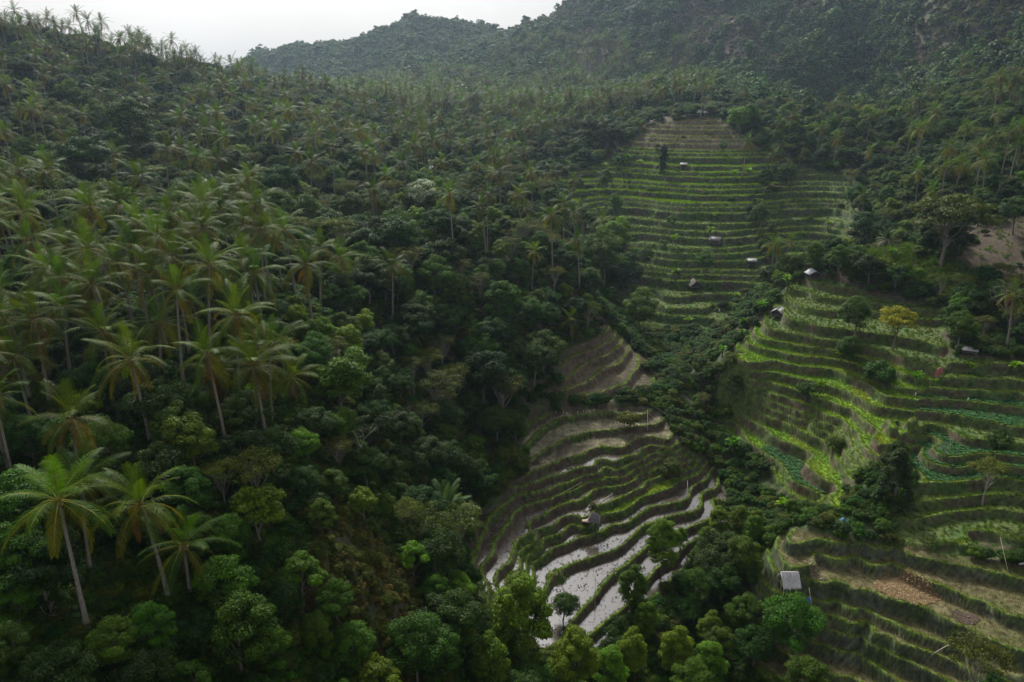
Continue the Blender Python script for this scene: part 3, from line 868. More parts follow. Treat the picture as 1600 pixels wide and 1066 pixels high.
T_GRASS = [tuft_mesh(500 + i, 16, .38, .22, .022, (.07, .14, .008), (.12, .17, .012)) for i in range(3)]
T_TALL = [tuft_mesh(510 + i, 20, .55, .3, .028, (.032, .070, .012), (.065, .105, .016)) for i in range(3)]
T_RICE = [tuft_mesh(520 + i, 22, .36, .24, .02, (.064, .142, .006), (.105, .17, .010)) for i in range(3)]
T_GOLD = [tuft_mesh(526 + i, 18, .36, .24, .02, (.14, .165, .018), (.2, .19, .03)) for i in range(2)]
T_BRIGHT = [tuft_mesh(528 + i, 24, .38, .26, .024, (.085, .19, .006), (.13, .21, .010)) for i in range(2)]
T_DRY = [tuft_mesh(530 + i, 10, .22, .24, .018, (.09, .10, .03), (.15, .13, .06)) for i in range(2)]
T_MUD = [tuft_mesh(545 + i, 10, .17, .12, .035, (.018, .02, .012), (.04, .05, .02)) for i in range(2)]
T_STUB = [tuft_mesh(540 + i, 7, .2, .12, .016, (.12, .13, .07), (.2, .19, .12)) for i in range(2)]
def crop_mesh(seed):
    rng = np.random.default_rng(seed); mb = MB(); k = 9
    a = np.arange(k) * 2.4; d = np.stack([np.cos(a), np.sin(a), np.full(k, .5)], -1)
    leaves(mb, rng, np.tile((0, 0, .1), (k, 1)) + d * .03, nrm(UP - d * .5), .01, .01, *G_BLUE)
    for i in range(k):
        o = d[i] * (1, 1, 0); s = np.array((-o[1], o[0], 0)); l = rng.uniform(.25, .42)
        c = np.array((.050, .100, .046)) * rng.uniform(.75, 1.3)
        mb.add([(0, 0, .08), o * l * .6 + s * .13 + UP * .3, o * l + UP * .24, o * l * .6 - s * .13 + UP * .3], [(0, 1, 2, 3)], None, c)
    return mb.mesh("crop", M_LEAF)
T_CROP = [crop_mesh(550 + i) for i in range(3)]

lipsel = (ZONE > 0) & tread & (DOUT < .62)
pp = pick(lipsel & (ZONE != 5), .62); q2 = pick(lipsel & zE, .8)
pp = np.concatenate([pp, q2])
scatter("bank_grass", "short bright grass fringing the edges of the rice terraces", "grass", pp, RNG.uniform(.55, 1.0, len(pp)) * np.where(pp[:, 1] > 205, 1.2, 1), RNG.integers(0, 3, len(pp)), T_GRASS)
hangsel = (ZONE > 0) & (RISER > 0) & (n1 > -.12)
pa = pick(hangsel & ((ZONE == 3) | (ZONE == 4)) & (n1 > .05), .30); pe = pick(hangsel & zE & (COVER != 5) & (n1 > 0.08), .40); pb = pick((RISER > 0) & zB & (n1 > 0.1), .3); pc = pick(hangsel & zA & (n1 > .12), .45); pd = pick((COVER == 6) & tread & (ZONE != 1), .2)
pt = np.concatenate([pa, pe, pb, pc, pd]); wsc = np.concatenate([np.full(len(q), s) for q, s in ((pa, .6), (pe, 1.0), (pb, .6), (pc, .8), (pd, .8))])
scatter("bank_weeds", "rank dark green weeds on the banks between the terraces", "weeds", pt, RNG.uniform(.45, 1.15, len(pt)) * wsc, RNG.integers(0, 3, len(pt)), T_TALL, .2)
rice = (COVER == 1) & tread & (DOUT > .5)
pr = pick(rice & (ZONE != 5), .62); pr2 = pick(rice & zE, .8); pr = np.concatenate([pr, pr2])
gold = (fbm(pr[:, 0] / 9, pr[:, 1] / 9, 2, 61) > .16) & (pr[:, 1] > 110)
scatter("rice", "young bright green rice standing on the terraces", "rice", pr, RNG.uniform(.75, 1.25, len(pr)) * np.where(pr[:, 1] > 205, 1.0, .68), np.where((pr[:, 1] > 252) & (RNG.random(len(pr)) < .75), RNG.integers(5, 7, len(pr)), np.where(gold, RNG.integers(3, 5, len(pr)), RNG.integers(0, 3, len(pr)))), T_RICE + T_GOLD + T_BRIGHT)
pk = np.concatenate([pick((knoll > .3) & (ZONE == 0), .55), pick((bare > .4) & (n1 > .05), .16)])
scatter('knoll_grass', 'thin dry grass and weeds on the brown knoll and the bare slope beside it', 'grass', pk, RNG.uniform(.8, 1.9, len(pk)), RNG.integers(0, 5, len(pk)), T_DRY + T_TALL)
pdry = pick((COVER == 5) & tread & (DOUT > .4), .5)
scatter("dry_grass", "short olive and straw coloured grass of the harvested fields", "grass", pdry, RNG.uniform(.7, 1.3, len(pdry)), RNG.integers(0, 2, len(pdry)), T_DRY)
ps = np.concatenate([pick((COVER == 3) & tread & (DOUT > .3), .5), pick(wet & (iA < 10), .5)])
pm_ = pick(wet & (iA >= 9), .42)
scatter('mud_clods', 'dark tufts and clods breaking the shining water of the flooded fields', 'mud', pm_, RNG.uniform(.5, 1.4, len(pm_)), RNG.integers(0, 2, len(pm_)), T_MUD)
scatter("rice_stubble", "pale cut rice stubble in the muddy flooded fields", "stubble", ps, RNG.uniform(.6, 1.3, len(ps)), RNG.integers(0, 2, len(ps)), T_STUB)
pv = pick((COVER == 4) & tread & (DOUT > .5), .75)
scatter("leafy_crop", "blue green leafy vegetable plants filling the level beds", "crop", pv, RNG.uniform(.8, 1.3, len(pv)), RNG.integers(0, 3, len(pv)), T_CROP)

# ------------------------------------------------------------------ trees and palms as individuals
def ground_z(x, y):
    return float(grid_sample(H, np.array([x]), np.array([y]))[0])

def stand(u, v, lift=0.0):
    """the spot on the ground under a thing whose point 'lift' metres up is seen at (u, v)"""
    p = gnd(u, v, H, lift)
    if p is None: return None
    return np.array([p[0], p[1], ground_z(p[0], p[1])])
def wl(p, dz=0.0):
    return (float(p[0]), float(p[1]), float(p[2]) + CAMZ + dz)

taken = []                                                   # (x, y, radius) of every tree placed so far
def free(x, y, r):
    return all((x - a) ** 2 + (y - b) ** 2 > (r + c) ** 2 * .30 for a, b, c in taken[-2500:])

def area(p):
    """where a plant stands, in words"""
    u, v, d = project(np.array(p))
    x, y = p[0], p[1]
    if y > 430: return "far", "in the hazy far grove"
    if x > 60 and y > 210: return "rim", "below the steep mountain side"
    if x > 80 and y > 165: return "knoll", "on the brown knoll"
    if x > 62 and y > 110: return "crops", "among the curved green terraces"
    if 8 < x < 62 and y < 160: return "gully", "in the gully beside the flooded fields"
    if x > 20 and y > 200: return "stack", "beside the far staircase of terraces"
    if y > 200: return "ridge", "on the upper slope under the sky"
    if x < -25 and y < 95: return "lower", "on the dark slope near the bottom"
    if x < -20: return "slope", "halfway up the big palm slope"
    if y < 100: return "front", "below the flooded terraces"
    return "hollow", "in the shady hollow"

PALM_N = 0
def add_palm(u, v, Hc, label=None, sugar=False, scale=None, p=None):
    global PALM_N
    if p is None:
        p = stand(u, v, Hc)
    if p is None: return None
    k = min(range(len(TRUNKS)), key=lambda i: abs((7, 8.5, 10, 10.5, 12, 12.5, 14, 15.5)[i] - Hc) + RNG.uniform(0, .7))
    hk = (7, 8.5, 10, 10.5, 12, 12.5, 14, 15.5)[k]
    sc = scale or (RNG.uniform(.85, 1.1) if p[1] < 140 and label is None else RNG.uniform(.95, 1.12) if p[1] < 140 else RNG.uniform(.70, 1.0))
    rz = RNG.uniform(0, 6.28)
    an, aw = area(p)
    tm, top = TRUNKS[k]
    c, s = math.cos(rz), math.sin(rz)
    # stand so that the crown, not the leaning foot, is over the sight line
    ox, oy = (top[0] * c - top[1] * s) * sc, (top[0] * s + top[1] * c) * sc
    x, y = p[0] - ox, p[1] - oy
    z = ground_z(x, y)
    zs = np.clip((p[2] + Hc - z) / (hk * sc), .55, 1.7)
    kind = "sugar_palm" if sugar else "coconut_palm"
    lab = label or "coconut palm with drooping feathery fronds " + aw
    grp = "coconut palms " + aw
    t = thing(kind, (x, y, z + CAMZ), lab, "palm tree", None if label and sugar else grp, rz, 1.0)
    tr = link("trunk", tm, t); tr.scale = (sc, sc, sc * zs)
    cr = link("crown", SUGAR[0] if sugar else CROWNS[PALM_N % len(CROWNS)], t)
    cr.location = (top[0] * sc, top[1] * sc, top[2] * sc * zs); cr.scale = (sc,) * 3
    cr.rotation_euler = (RNG.uniform(-.22, .22), RNG.uniform(-.22, .22), RNG.uniform(0, 6.28))
    if not sugar and y < 190:
        nu = link("coconuts", NUTS[PALM_N % 2], t); nu.location = cr.location
    PALM_N += 1
    taken.append((p[0], p[1], 2.6))
    return t

# palms one can pick out in the photograph: crown (u, v), height of the crown over the ground
PALM_LABELS = {
 (113,655): "coconut palm with a wide flat crown, second lowest of the big palms",
 (203,562): "big coconut palm with arching grey green fronds just above the wide flat crown",
 (220,790): "coconut palm with yellow green fronds standing lowest of all over dark bushes",
 (287,853): "small dark coconut palm tucked under the lowest yellow green palm",
 (233,428): "bushy coconut palm with orange nuts and the most fronds of the near row",
 (143,445): "coconut palm with shining curled fronds in front of the bushy orange nut palm",
 (53,498): "coconut palm with long hanging fronds at the outer edge above the wide flat crown",
 (327,415): "tall coconut palm on a bare leaning trunk rising from brown ground",
 (477,415): "slim coconut palm on a bare pale trunk near the open brown bank",
 (584,246): "lone coconut palm with a round starry crown on a thin pale trunk above dark trees",
 (113,20): "coconut palm standing highest against the white sky on the ridge",
 (22,17): "coconut palm against the white sky at the very top corner of the ridge",
 (763,304): "coconut palm with a starry crown over a long pale trunk beside the dark wood edge",
 (1316,145): "fan shaped palm on a slanting trunk at the foot of the dark ravine",
 (1485,230): "dark coconut palm topmost of the cluster above the round knoll tree",
 (1543,219): "coconut palm with a straight pale trunk between the darker palms on the knoll",
 (1435,267): "coconut palm with light green crown leaning out above the knoll tree",
}
PALMS_NEAR = [(43,378,11),(53,498,11),(143,445,11),(233,428,11),(327,415,12),(383,405,10),(397,428,9),(477,415,10),(500,388,11),(203,562,11),(113,655,12),(443,358,11),(0,455,10),(-8,622,10),
 (220,790,11),(287,853,7),(70,420,10),(185,412,9),(340,580,4),(262,368,10),(100,385,10),(300,470,6),(20,560,9),(455,590,3.5),(640,520,4),(890,500,5),(735,515,4),(250,505,7),(160,520,8),(395,520,5)]
PALMS_MID = [(22,17),(113,20),(137,33),(155,38),(47,33),(205,47),(188,60),(230,67),(268,63),(290,77),(308,73),(323,63),(348,75),(397,88),(195,87),(107,97),(67,117),(10,133),(150,140),(297,147),(325,143),(362,147),(403,163),(450,173),(480,167),(227,160),(317,180),(90,203),(72,267),(217,277),(260,233),(463,237),(487,253),(140,323),(400,320),(313,317),(263,333),(37,333),(7,207),(307,247),(527,160),(480,97),
 (668,152),(763,196),(584,246),(658,196),(685,182),(611,182),(570,165),(729,192),(704,202),(800,230),(830,270),(780,270),(770,243),(753,324),(702,304),(648,226),(675,216),(584,206),(896,280),(763,304),(861,338),(560,205),(520,230),(430,205),(350,215),(180,240),(130,180),(50,170),(255,120),(430,130),(510,130),
 (1485,230),(1543,219),(1580,206),(1435,267),(1590,230),(1475,263),(1426,196),(1435,203),(1316,145),(1208,243),(1168,223),(1350,304),(1597,203),(1055,130),(1068,135),(1010,125),(1100,128),(950,135),(985,128),(1540,250),(1510,200)]
for (u, v, h) in PALMS_NEAR:
    add_palm(u, v, h, PALM_LABELS.get((u, v)))
for (u, v) in PALMS_MID:
    add_palm(u, v, RNG.uniform(11, 15), PALM_LABELS.get((u, v)))
for i in range(26):                                           # the fringe of palms along the skyline
    u = 4 + i * 15.5 + RNG.uniform(-6, 6)
    add_palm(u, np.interp(u, (0, 60, 120, 200, 300, 420), (24, 34, 42, 64, 82, 108)) + RNG.uniform(-4, 16), RNG.uniform(10, 13.5))
add_palm(700, 795, 6.5, "dark sugar palm with whitish hanging fronds beside the lowest flooded field", True, .95)
add_palm(1387, 372, 7, "black trunked sugar palm on the brown crest of the knoll", True, .6)
add_palm(1300, 890, 3, None, False, .5) if False else None

TREE_WORDS = {'broadleaf_tree': "dense dark green broadleaf tree", 'leafy_tree': "mid green leafy tree", 'pale_tree': "bright lime green tree with an open crown", 'feathery_tree': "feathery olive tree with bare grey limbs",
              'clove_tree': "plump oval clove tree with yellow green tips", 'shrub': "low rounded leafy shrub"}
def add_tree(kind, p, scale, label=None, meshes=None, word=None, group=True, zs=1.0):
    an, aw = area(p)
    ms = meshes or SPEC[kind][RNG.integers(0, len(SPEC[kind]))]
    t = thing(kind, wl(p, -.1), label or (TREE_WORDS[kind] + " " + aw), "shrub" if kind == 'shrub' else "tree", (TREE_WORDS[kind] + "s " + aw) if group else None, RNG.uniform(0, 6.28), scale)
    if zs != 1.0: t.scale = (scale, scale, scale * zs)
    link("trunk", ms[0], t); link("crown", ms[1], t)
    taken.append((p[0], p[1], 2.3 * scale))
    return t
def tree_px(kind, u, v, width_px, label=None, hmid=4.8, rx=3.0, meshes=None, zs=1.0, group=False):
    """crown middle seen at (u, v), crown about width_px wide in the photograph"""
    sc = 1.0
    for _ in range(4):
        p = stand(u, v, hmid * sc * zs)
        if p is None: return
        d = project(p)[2]
        sc = 0.5 * sc + 0.5 * (width_px * d / FPX) / (2 * rx * 1.25)
    p = stand(u, v, hmid * sc * zs)
    return add_tree(kind, p, sc, label, meshes, group=group or label is None, zs=zs)

GOLD = tree(600, 5.2, 3.2, 2.6, 'umbrella', 44, .85, 90, .30, .10, *G_GOLD, tr=.16, limbs=20, squash=.5)
WHITE = tree(601, 4.6, 2.6, 2.3, 'dome', 40, .7, 90, .30, .13, (.06, .085, .035), (.34, .36, .27), tr=.15)
KNOLL = tree(602, 5.6, 4.6, 3.0, 'umbrella', 80, .95, 110, .30, .11, (.048, .070, .016), (.095, .095, .02), tr=.24, limbs=24, squash=.55)
COLUMN = tree(603, 4.2, 1.2, 3.8, 'ovoid', 40, .7, 120, .30, .12, (.012, .024, .012), (.02, .036, .016), tr=.14)
CONE = tree(604, 4.4, 2.6, 4.2, 'cone', 90, .75, 120, .28, .10, (.016, .032, .012), (.034, .052, .014), tr=.2)
PINK = tree(605, 3.5, 3.4, 2.2, 'dome', 50, .8, 45, .3, .1, (.10, .075, .06), (.14, .10, .075), tr=.12, limbs=24, bark=(.18, .15, .13))
def bare_tree(seed, h=5):
    rng = np.random.default_rng(seed); tk = MB(); br = MB()
    def grow(p, d, l, r, lev, mb):
        e = p + d * l; m = p + d * l * .5 + rng.normal(size=3) * .06 * l
        mb.tube([p, m, e], (r, r * .8, r * .55), 5, (.24, .21, .18), cap=False)
        if lev == 0: return
        for _ in range(3 if lev > 1 else 4):
            grow(m * .3 + e * .7 if rng.random() < .5 else e, nrm(d + rng.normal(size=3) * .55 + UP * .12), l * rng.uniform(.55, .8), r * .55, lev - 1, br)
    grow(np.array((0, 0, -.3)), nrm(np.array((.15, .1, 1))), h * .4, .12, 4, tk)
    return tk.mesh("tree_trunk", M_BARK, True), br.mesh("tree_branches", M_BARK)
BARE = [bare_tree(610 + i) for i in range(3)]

tree_px('golden_tree', 1402, 503, 72, "golden yellow tree standing out among the curved green terraces", 5.2, 3.2, GOLD)
tree_px('blossom_tree', 663, 302, 60, "tree powdered with whitish blossom in front of the dark palms", 4.6, 2.6, WHITE)
tree_px('spreading_tree', 1482, 345, 150, "wide spreading olive green tree crowning the brown knoll", 5.6, 4.6, KNOLL)
tree_px('columnar_tree', 1037, 246, 17, "narrow black green columnar tree standing on the far rice terraces", 4.2, 1.25, COLUMN)
tree_px('conical_tree', 1405, 745, 66, "dark conical tree beside the blue green vegetable beds", 4.4, 2.5, CONE)
for (u, v, w, kind, lab, hm, rx) in [
 (820,965,120,'clove_tree',"broad plump clove tree hiding the lower end of the bright flooded field",4.2,1.9),
 (990,910,56,'clove_tree',"oval clove tree standing directly at the corner of the lowest flooded fields",4.2,1.9),
 (1035,850,60,'clove_tree',"clove tree with twin yellow green humps over the flooded terrace wall",4.2,1.9),
 (1065,838,26,'clove_tree',"slender clove tree just behind the twin humped one",4.2,1.9),
 (1105,850,42,'clove_tree',"clove tree between the slender clove and the dark gully trees",4.2,1.9),
 (1125,812,36,'clove_tree',"small round clove tree at the far end of the flooded terraces",4.2,1.9),
 (1155,818,42,'clove_tree',"tallest dark clove tree behind the gully clump",4.2,1.9),
 (1185,812,30,'clove_tree',"brownish oval clove tree below the banana plant",4.2,1.9),
 (1015,965,50,'clove_tree',"clove tree in front of the lowest water, yellowest of the gully row",4.2,1.9),
 (985,1010,60,'clove_tree',"yellow green clove tree at the bottom edge under the last flooded field",4.2,1.9),
 (1060,1010,66,'clove_tree',"clove tree at the bottom edge beside the blue green patch",4.2,1.9),
 (1110,1040,60,'clove_tree',"clove tree at the bottom edge below the dry terraces",4.2,1.9),
 (900,1030,80,'clove_tree',"clove tree at the bottom edge in front of the broad plump one",4.2,1.9),
 (760,1030,80,'clove_tree',"clove tree at the bottom edge, nearest to the brown shrub mound",4.2,1.9),
 (950,1050,70,'clove_tree',"clove tree cut by the bottom edge below the bright water",4.2,1.9),
 (880,945,46,'broadleaf_tree',"round black green tree leaning over the bright flooded field",4.8,2.9),
 (645,870,50,'pale_tree',"small lime green tree on the edge of the brown shrub mound",4.4,2.2),
 (530,590,100,'pale_tree',"tall lime green tree in front of the dark wood, flag pole rising behind",4.4,2.2),
 (540,530,60,'pale_tree',"bright green round tree top under the white flag",4.4,2.2),
 (400,800,90,'pale_tree',"yellow green open tree in the middle of the lower slope",4.4,2.2),
 (350,920,110,'leafy_tree',"yellow green leafy tree below the small dark palm",5.3,2.8),
 (40,790,130,'leafy_tree',"big bright leafed tree at the outer edge of the lower slope",5.3,2.8),
 (60,900,120,'broadleaf_tree',"dark tree at the bottom corner below the bright leafed tree",4.8,3.1),
 (300,690,90,'pale_tree',"lime green tree between the big palms and the small ones",4.4,2.2),
 (370,985,130,'leafy_tree',"leafy tree at the bottom edge on the lower slope",5.3,2.8),
 (550,1000,80,'leafy_tree',"light green tree at the bottom edge beside the bare white branch",5.3,2.8),
 (650,1020,110,'leafy_tree',"full green tree at the bottom edge below the brown mound",5.3,2.8),
 (480,860,60,'shrub',"olive shrub on top of the brown mound",1.2,1.5),
 (230,980,80,'leafy_tree',"blue green tree in the dark of the bottom corner",5.3,2.8),
 (755,575,95,'broadleaf_tree',"large dark domed tree above the grassy bank",4.8,3.1),
 (640,515,65,'broadleaf_tree',"domed tree with light tips beside the banana clump",4.8,3.1),
 (690,535,60,'feathery_tree',"grey green feathery tree next to the domed light tipped tree",6.5,3.2),
 (780,470,70,'leafy_tree',"leafy tree in the hollow below the bare brown path",5.3,2.8),
 (1000,485,60,'leafy_tree',"round mid green tree right behind the small brown terraces",5.3,2.8),
 (945,400,80,'leafy_tree',"tall green tree at the corner of the far staircase terraces",5.3,2.8),
 (955,365,60,'pale_tree',"bright topped tree behind the tall corner tree",4.4,2.2),
 (985,430,50,'broadleaf_tree',"dark tree filling the gap below the far staircase terraces",4.8,3.1),
 (610,370,90,'broadleaf_tree',"big grey green domed tree in the middle of the wood",4.8,3.1),
 (560,380,70,'broadleaf_tree',"dark domed tree left of the big grey green one",4.8,3.1),
 (440,285,70,'broadleaf_tree',"glossy dark domed tree below the white roof",4.8,3.1),
 (360,255,60,'broadleaf_tree',"small glossy dark tree below the grey shed roof",4.8,3.1),
 (200,195,90,'leafy_tree',"wide bright green tree band on the upper slope",5.3,2.8),
 (150,185,50,'leafy_tree',"bright green tree beside the wide bright band",5.3,2.8),
 (130,250,90,'broadleaf_tree',"broad dark tree under the upper palms",4.8,3.1),
 (965,210,46,'broadleaf_tree',"round dark tree at the head of the far terraces",4.8,3.1),
 (930,200,46,'broadleaf_tree',"round dark tree next to the one at the head of the far terraces",4.8,3.1),
 (1155,185,40,'pale_tree',"bright green tree with a forked white trunk beside the highest terraces",4.4,2.2),
 (1170,175,40,'leafy_tree',"taller green tree behind the forked white trunk",5.3,2.8),
 (1362,180,34,'pale_tree',"yellow green rounded tree at the mouth of the ravine",4.4,2.2),
 (1355,350,60,'broadleaf_tree',"dark round tree at the tip of the knoll",4.8,3.1),
 (1590,330,60,'broadleaf_tree',"dark tree above the bare brown slope",4.8,3.1),
 (1340,490,60,'leafy_tree',"thin trunked green tree beside the golden tree",5.3,2.8),
 (1330,540,50,'leafy_tree',"shaggy green tree below the thin trunked one",5.3,2.8),
 (1545,740,70,'feathery_tree',"feathery dark tree at the corner of the vegetable beds",6.5,3.2),
 (1560,690,40,'leafy_tree',"tree with drooping leaves between two vegetable beds",5.3,2.8),
 (1130,910,70,'broadleaf_tree',"dark blue green tree in the gully beside the thatched hut",4.8,3.1),
 (1160,870,70,'leafy_tree',"leafy tree over the gully beside the thatched hut",5.3,2.8),
 (1090,920,56,'leafy_tree',"pale tipped tree in the gully below the clove row",5.3,2.8),
 (1245,985,100,'leafy_tree',"spreading green tree in front of the dry terraces",5.3,2.8),
 (1170,960,60,'leafy_tree',"tree between the thatched hut and the bottom of the gully",5.3,2.8),
 (1180,1010,80,'broadleaf_tree',"dark tree at the bottom edge beside the dry terraces",4.8,3.1),
 (1530,1035,110,'feathery_tree',"loose yellow green bush tree in the bottom corner over the pole",6.5,3.2),
 (1100,620,28,'feathery_tree',"thin leaning tree at the lower tip of the curved terraces",6.5,3.2),
 (1240,790,34,'leafy_tree',"young pointed tree beside the banana plant",5.3,2.8),
 (800,715,60,'shrub',"dense bush on the grassy bank above the flooded terraces",1.2,1.5),
 (735,700,70,'shrub',"large bush at the foot of the dark wood",1.2,1.5),
 (985,655,44,'shrub',"round bush on the top flooded terrace",1.2,1.5),
 (1045,730,40,'shrub',"bush between the flooded terraces and the stream",1.2,1.5),
 (925,790,14,'shrub',"little bush beside the stilt shelter",1.2,1.5),
 (1262,610,40,'shrub',"bush with yellow tips on the curved terraces",1.2,1.5),
 (1308,690,36,'shrub',"scrubby bush at the lower end of the bright rice field",1.2,1.5),
 (1338,300,40,'leafy_tree',"rounded tree closing the end of the second terrace stack",5.3,2.8),(1346,322,34,'broadleaf_tree',"dark tree below the rounded one at the end of the second stack",4.8,3.1),(1330,270,36,'feathery_tree',"airy tree above the end of the second terrace stack",6.5,3.2),
 (1140,560,30,'shrub',"yellowish bush at the upper lip of the curved terraces",1.2,1.5),(1148,598,34,'shrub',"bush on the outer edge of the curved terraces",1.2,1.5),(1132,640,36,'shrub',"bush at the lower outer corner of the curved terraces",1.2,1.5),(1150,525,30,'shrub',"bush below the tilted tin hut",1.2,1.5),
 (1375,580,60,'shrub',"dark bush under the golden tree",1.2,1.5)]:
    tree_px(kind, u, v, w, lab, hm, rx)
for (u, v, w, lab) in [(1580, 470, 60, "leafless pale tree leaning over the bare brown slope"), (560, 690, 50, "leafless grey branches in the dark wood behind the lime tree"), (640, 650, 40, "bare twiggy tree under the large domed tree"), (1478, 700, 22, "bare white twig tree on the bank between the vegetable beds"), (75, 960, 40, "bare pale twigs in the dark bottom corner")]:
    tree_px('bare_tree', u, v, w, lab, 2.6, 1.6, BARE[RNG.integers(0, 3)])

for i, (u, v) in enumerate([(428,68),(446,62),(603,45),(616,39),(660,28),(684,31),(732,29),(752,32),(790,40),(802,37),(816,40),(834,36),(856,29),(872,24),(886,19)]):
    tree_px('feathery_tree', u, v, RNG.uniform(12, 19), None, 6.5, 3.2, group=True)
# banana plants
def add_banana(u, v, w, label=None):
    p = stand(u, v, 1.8)
    if p is None: return
    d = project(p)[2]; sc = np.clip(w * d / FPX / 3.8, .5, 1.5)
    an, aw = area(p)
    k = BANANA[RNG.integers(0, 4)]
    t = thing("banana_plant", wl(p), label or "banana plant with split arching leaves " + aw, "banana plant", "banana plants " + aw, RNG.uniform(0, 6.28), sc)
    link("stem", k[0], t); link("leaves", k[1], t); taken.append((p[0], p[1], 1.0))
for (u, v, w, lab) in [(655,475,40,"tall banana clump standing in the open hollow"),(395,610,44,"banana clump among the small palms on the lower slope"),(668,655,44,"dark banana clump at the foot of the big domed tree"),(1222,795,34,"banana plant with pale leaves above the dry fields"),(1146,700,36,"banana clump between the flooded terraces and the leafy bed"),
 (1283,603,26,"yellow tipped banana plant in the middle of the curved terraces"),(1315,555,24,"banana plant at the foot of the shaggy green tree"),(1230,437,22,"banana plant beside the ridge hut with the white roof"),(1192,480,24,None),(1190,465,20,None),(1162,505,22,None),(1140,530,22,None),(1130,545,20,None),(1160,520,20,None),
 (1055,378,22,"banana plant on the brown middle terraces of the far staircase"),(1110,365,22,"pale banana plant behind the grey hut"),(1056,430,22,None),(1075,500,18,None),(1150,462,16,None),(1178,455,16,None),(1148,275,20,None),(1168,272,22,None),(1187,318,18,None),(1118,338,16,None),(965,255,20,None),(980,252,20,None),(945,262,18,None),(980,272,18,None),(1000,255,16,None),
 (1230,205,20,None),(1255,205,18,None),(1528,515,22,None),(1518,570,22,None),(1590,570,26,None),(1500,510,18,None),(1435,590,26,"banana plant at the corner above the vegetable beds"),(815,590,26,None),(1395,390,16,None),(1295,350,16,None),(1060,390,16,None),(1345,385,14,None)]:
    add_banana(u, v, w, lab)

# bushes along the gully that parts the two far stacks, and dotted over their banks
k_ = 0
for _ in range(900):
    y = RNG.uniform(212, 335); a = RNG.uniform(.07, .44); x = a * y
    gl = abs(a - (.318 + .02 * math.sin(y / 9))) < .012
    lw = a < .135 and RNG.random() < .5
    if not (gl or lw or RNG.random() < .07): continue
    if float(grid_sample(MASK, np.array([x]), np.array([y]))[0]) < .5 or k_ >= 130: continue
    if any((x - a_) ** 2 + (y - b_) ** 2 < 3.2 for a_, b_, c_ in taken[-140:]): continue
    add_tree('shrub' if RNG.random() < .8 else 'leafy_tree', np.array((x, y, ground_z(x, y))), RNG.uniform(.45, .95) if not gl else RNG.uniform(.6, 1.2)); k_ += 1

# ------------------------------------------------------------------ the rest of the wood
allowed = lambda x, y: float(grid_sample(MASK, np.array([x]), np.array([y]))[0]) < .1
bare_m = np.maximum(bare, knoll * .9)
cand = []
for y_, dens in (((45, 130), 1500), ((130, 260), 3200), ((260, 520), 6500)):
    k = dens
    yy = RNG.uniform(y_[0], y_[1], k); xx = RNG.uniform(-.80, .80, k) * yy
    cand += list(zip(xx, yy))
P3 = []
for x, y in cand:
    if float(grid_sample(bare_m, np.array([x]), np.array([y]))[0]) > .35: continue
    # the brown shrub mound and the open hollow stay free of trees
    if -20 < x < -10 and 67 < y < 80: continue
    if not allowed(x, y): continue
    if x > 4 and y < 145 and x < 66 and RNG.random() < .72: continue
    if 20 < x < 64 and 118 < y < 222: continue                # the open valley floor: bushes only
    if x > 42 and 100 < y < 142: continue                     # the bare banks between the right hand fields
    if 338 < y < 382 and .11 < x / y < .27: continue          # open ground under the tall palms at the head of the steps
    if min(float(grid_sample(MASK, np.array([x + a]), np.array([y + b]))[0]) for a, b in ((0, 2.2), (2, 0), (-2, 0))) < 0: continue
    # keep sight lines onto the terraces open: no tall tree directly before them
    cov = [float(grid_sample(MASK, np.array([x * (1 + t / y)]), np.array([y + t]))[0]) for t in (4, 8, 13)]
    r = 2.4 if y < 260 else 2.7
    if max(cov) > .5 and RNG.random() < .9: continue
    if not free(x, y, r): continue
    z = ground_z(x, y); u, v, d = project(np.array((x, y, z)))
    taken.append((x, y, r)); P3.append((x, y, z, u, v, d))
palms3 = []; trees3 = []
for x, y, z, u, v, d in P3:
    left = x < 15 + .03 * y and not (x > -14 and y < 150)
    pw_ = (((.34 * (x < -.3 * y) if y > 76 else .10 * (x < -.5 * y)) + .015 * (y > 90) if y < 130 else .06 if y < 200 else .13) if left else .015)
    if 0 < x < 70 and y < 170: pw_ = 0
    if x > 55 and y > 195 and y < 330: pw_ = .10
    if 330 < y and x > 0: pw_ = .5 if x < .24 * y else .03
    (palms3 if RNG.random() < pw_ else trees3).append((x, y, z, u, v, d))
def seen(t): return -60 < t[3] < 1660 and -80 < t[4] < 1180
npalm = 296 - PALM_N
palms3.sort(key=lambda t: (not seen(t), t[5])); trees3.sort(key=lambda t: (not seen(t), t[5]))
for t in palms3[:npalm]:
    add_palm(0, 0, RNG.uniform(8, 13.5), p=np.array(t[:3]))
def kind_for(x, y):
    r = RNG.random()
    if 5 < x < 66 and y < 150: return 'clove_tree' if r < .35 else ('leafy_tree' if r < .7 else 'broadleaf_tree')
    if y > 230 and x > 40: return ('feathery_tree' if r < .3 else 'broadleaf_tree' if r < .6 else 'leafy_tree')
    if y > 190: return 'broadleaf_tree' if r < .38 else 'leafy_tree' if r < .74 else 'pale_tree' if r < .9 else 'feathery_tree'
    return 'broadleaf_tree' if r < .45 else 'leafy_tree' if r < .78 else 'pale_tree' if r < .88 else 'feathery_tree'
for t in trees3[:330]:
    add_tree(kind_for(t[0], t[1]), np.array(t[:3]), RNG.uniform(.55, .9) if t[1] < 135 and t[0] < -14 else RNG.uniform(.6, 1.2) if t[1] < 190 or t[0] > 30 else RNG.uniform(.5, .95))
rest = palms3[npalm:]
FARPALM = [(TRUNKS[i][0],) for i in ()]
def palm_far(seed):
    tm, top = TRUNKS[seed % 6 + 2]
    c = CROWNS[seed % 10].copy(); c.transform(Matrix.Translation(Vector(top)))
    return (tm, c)
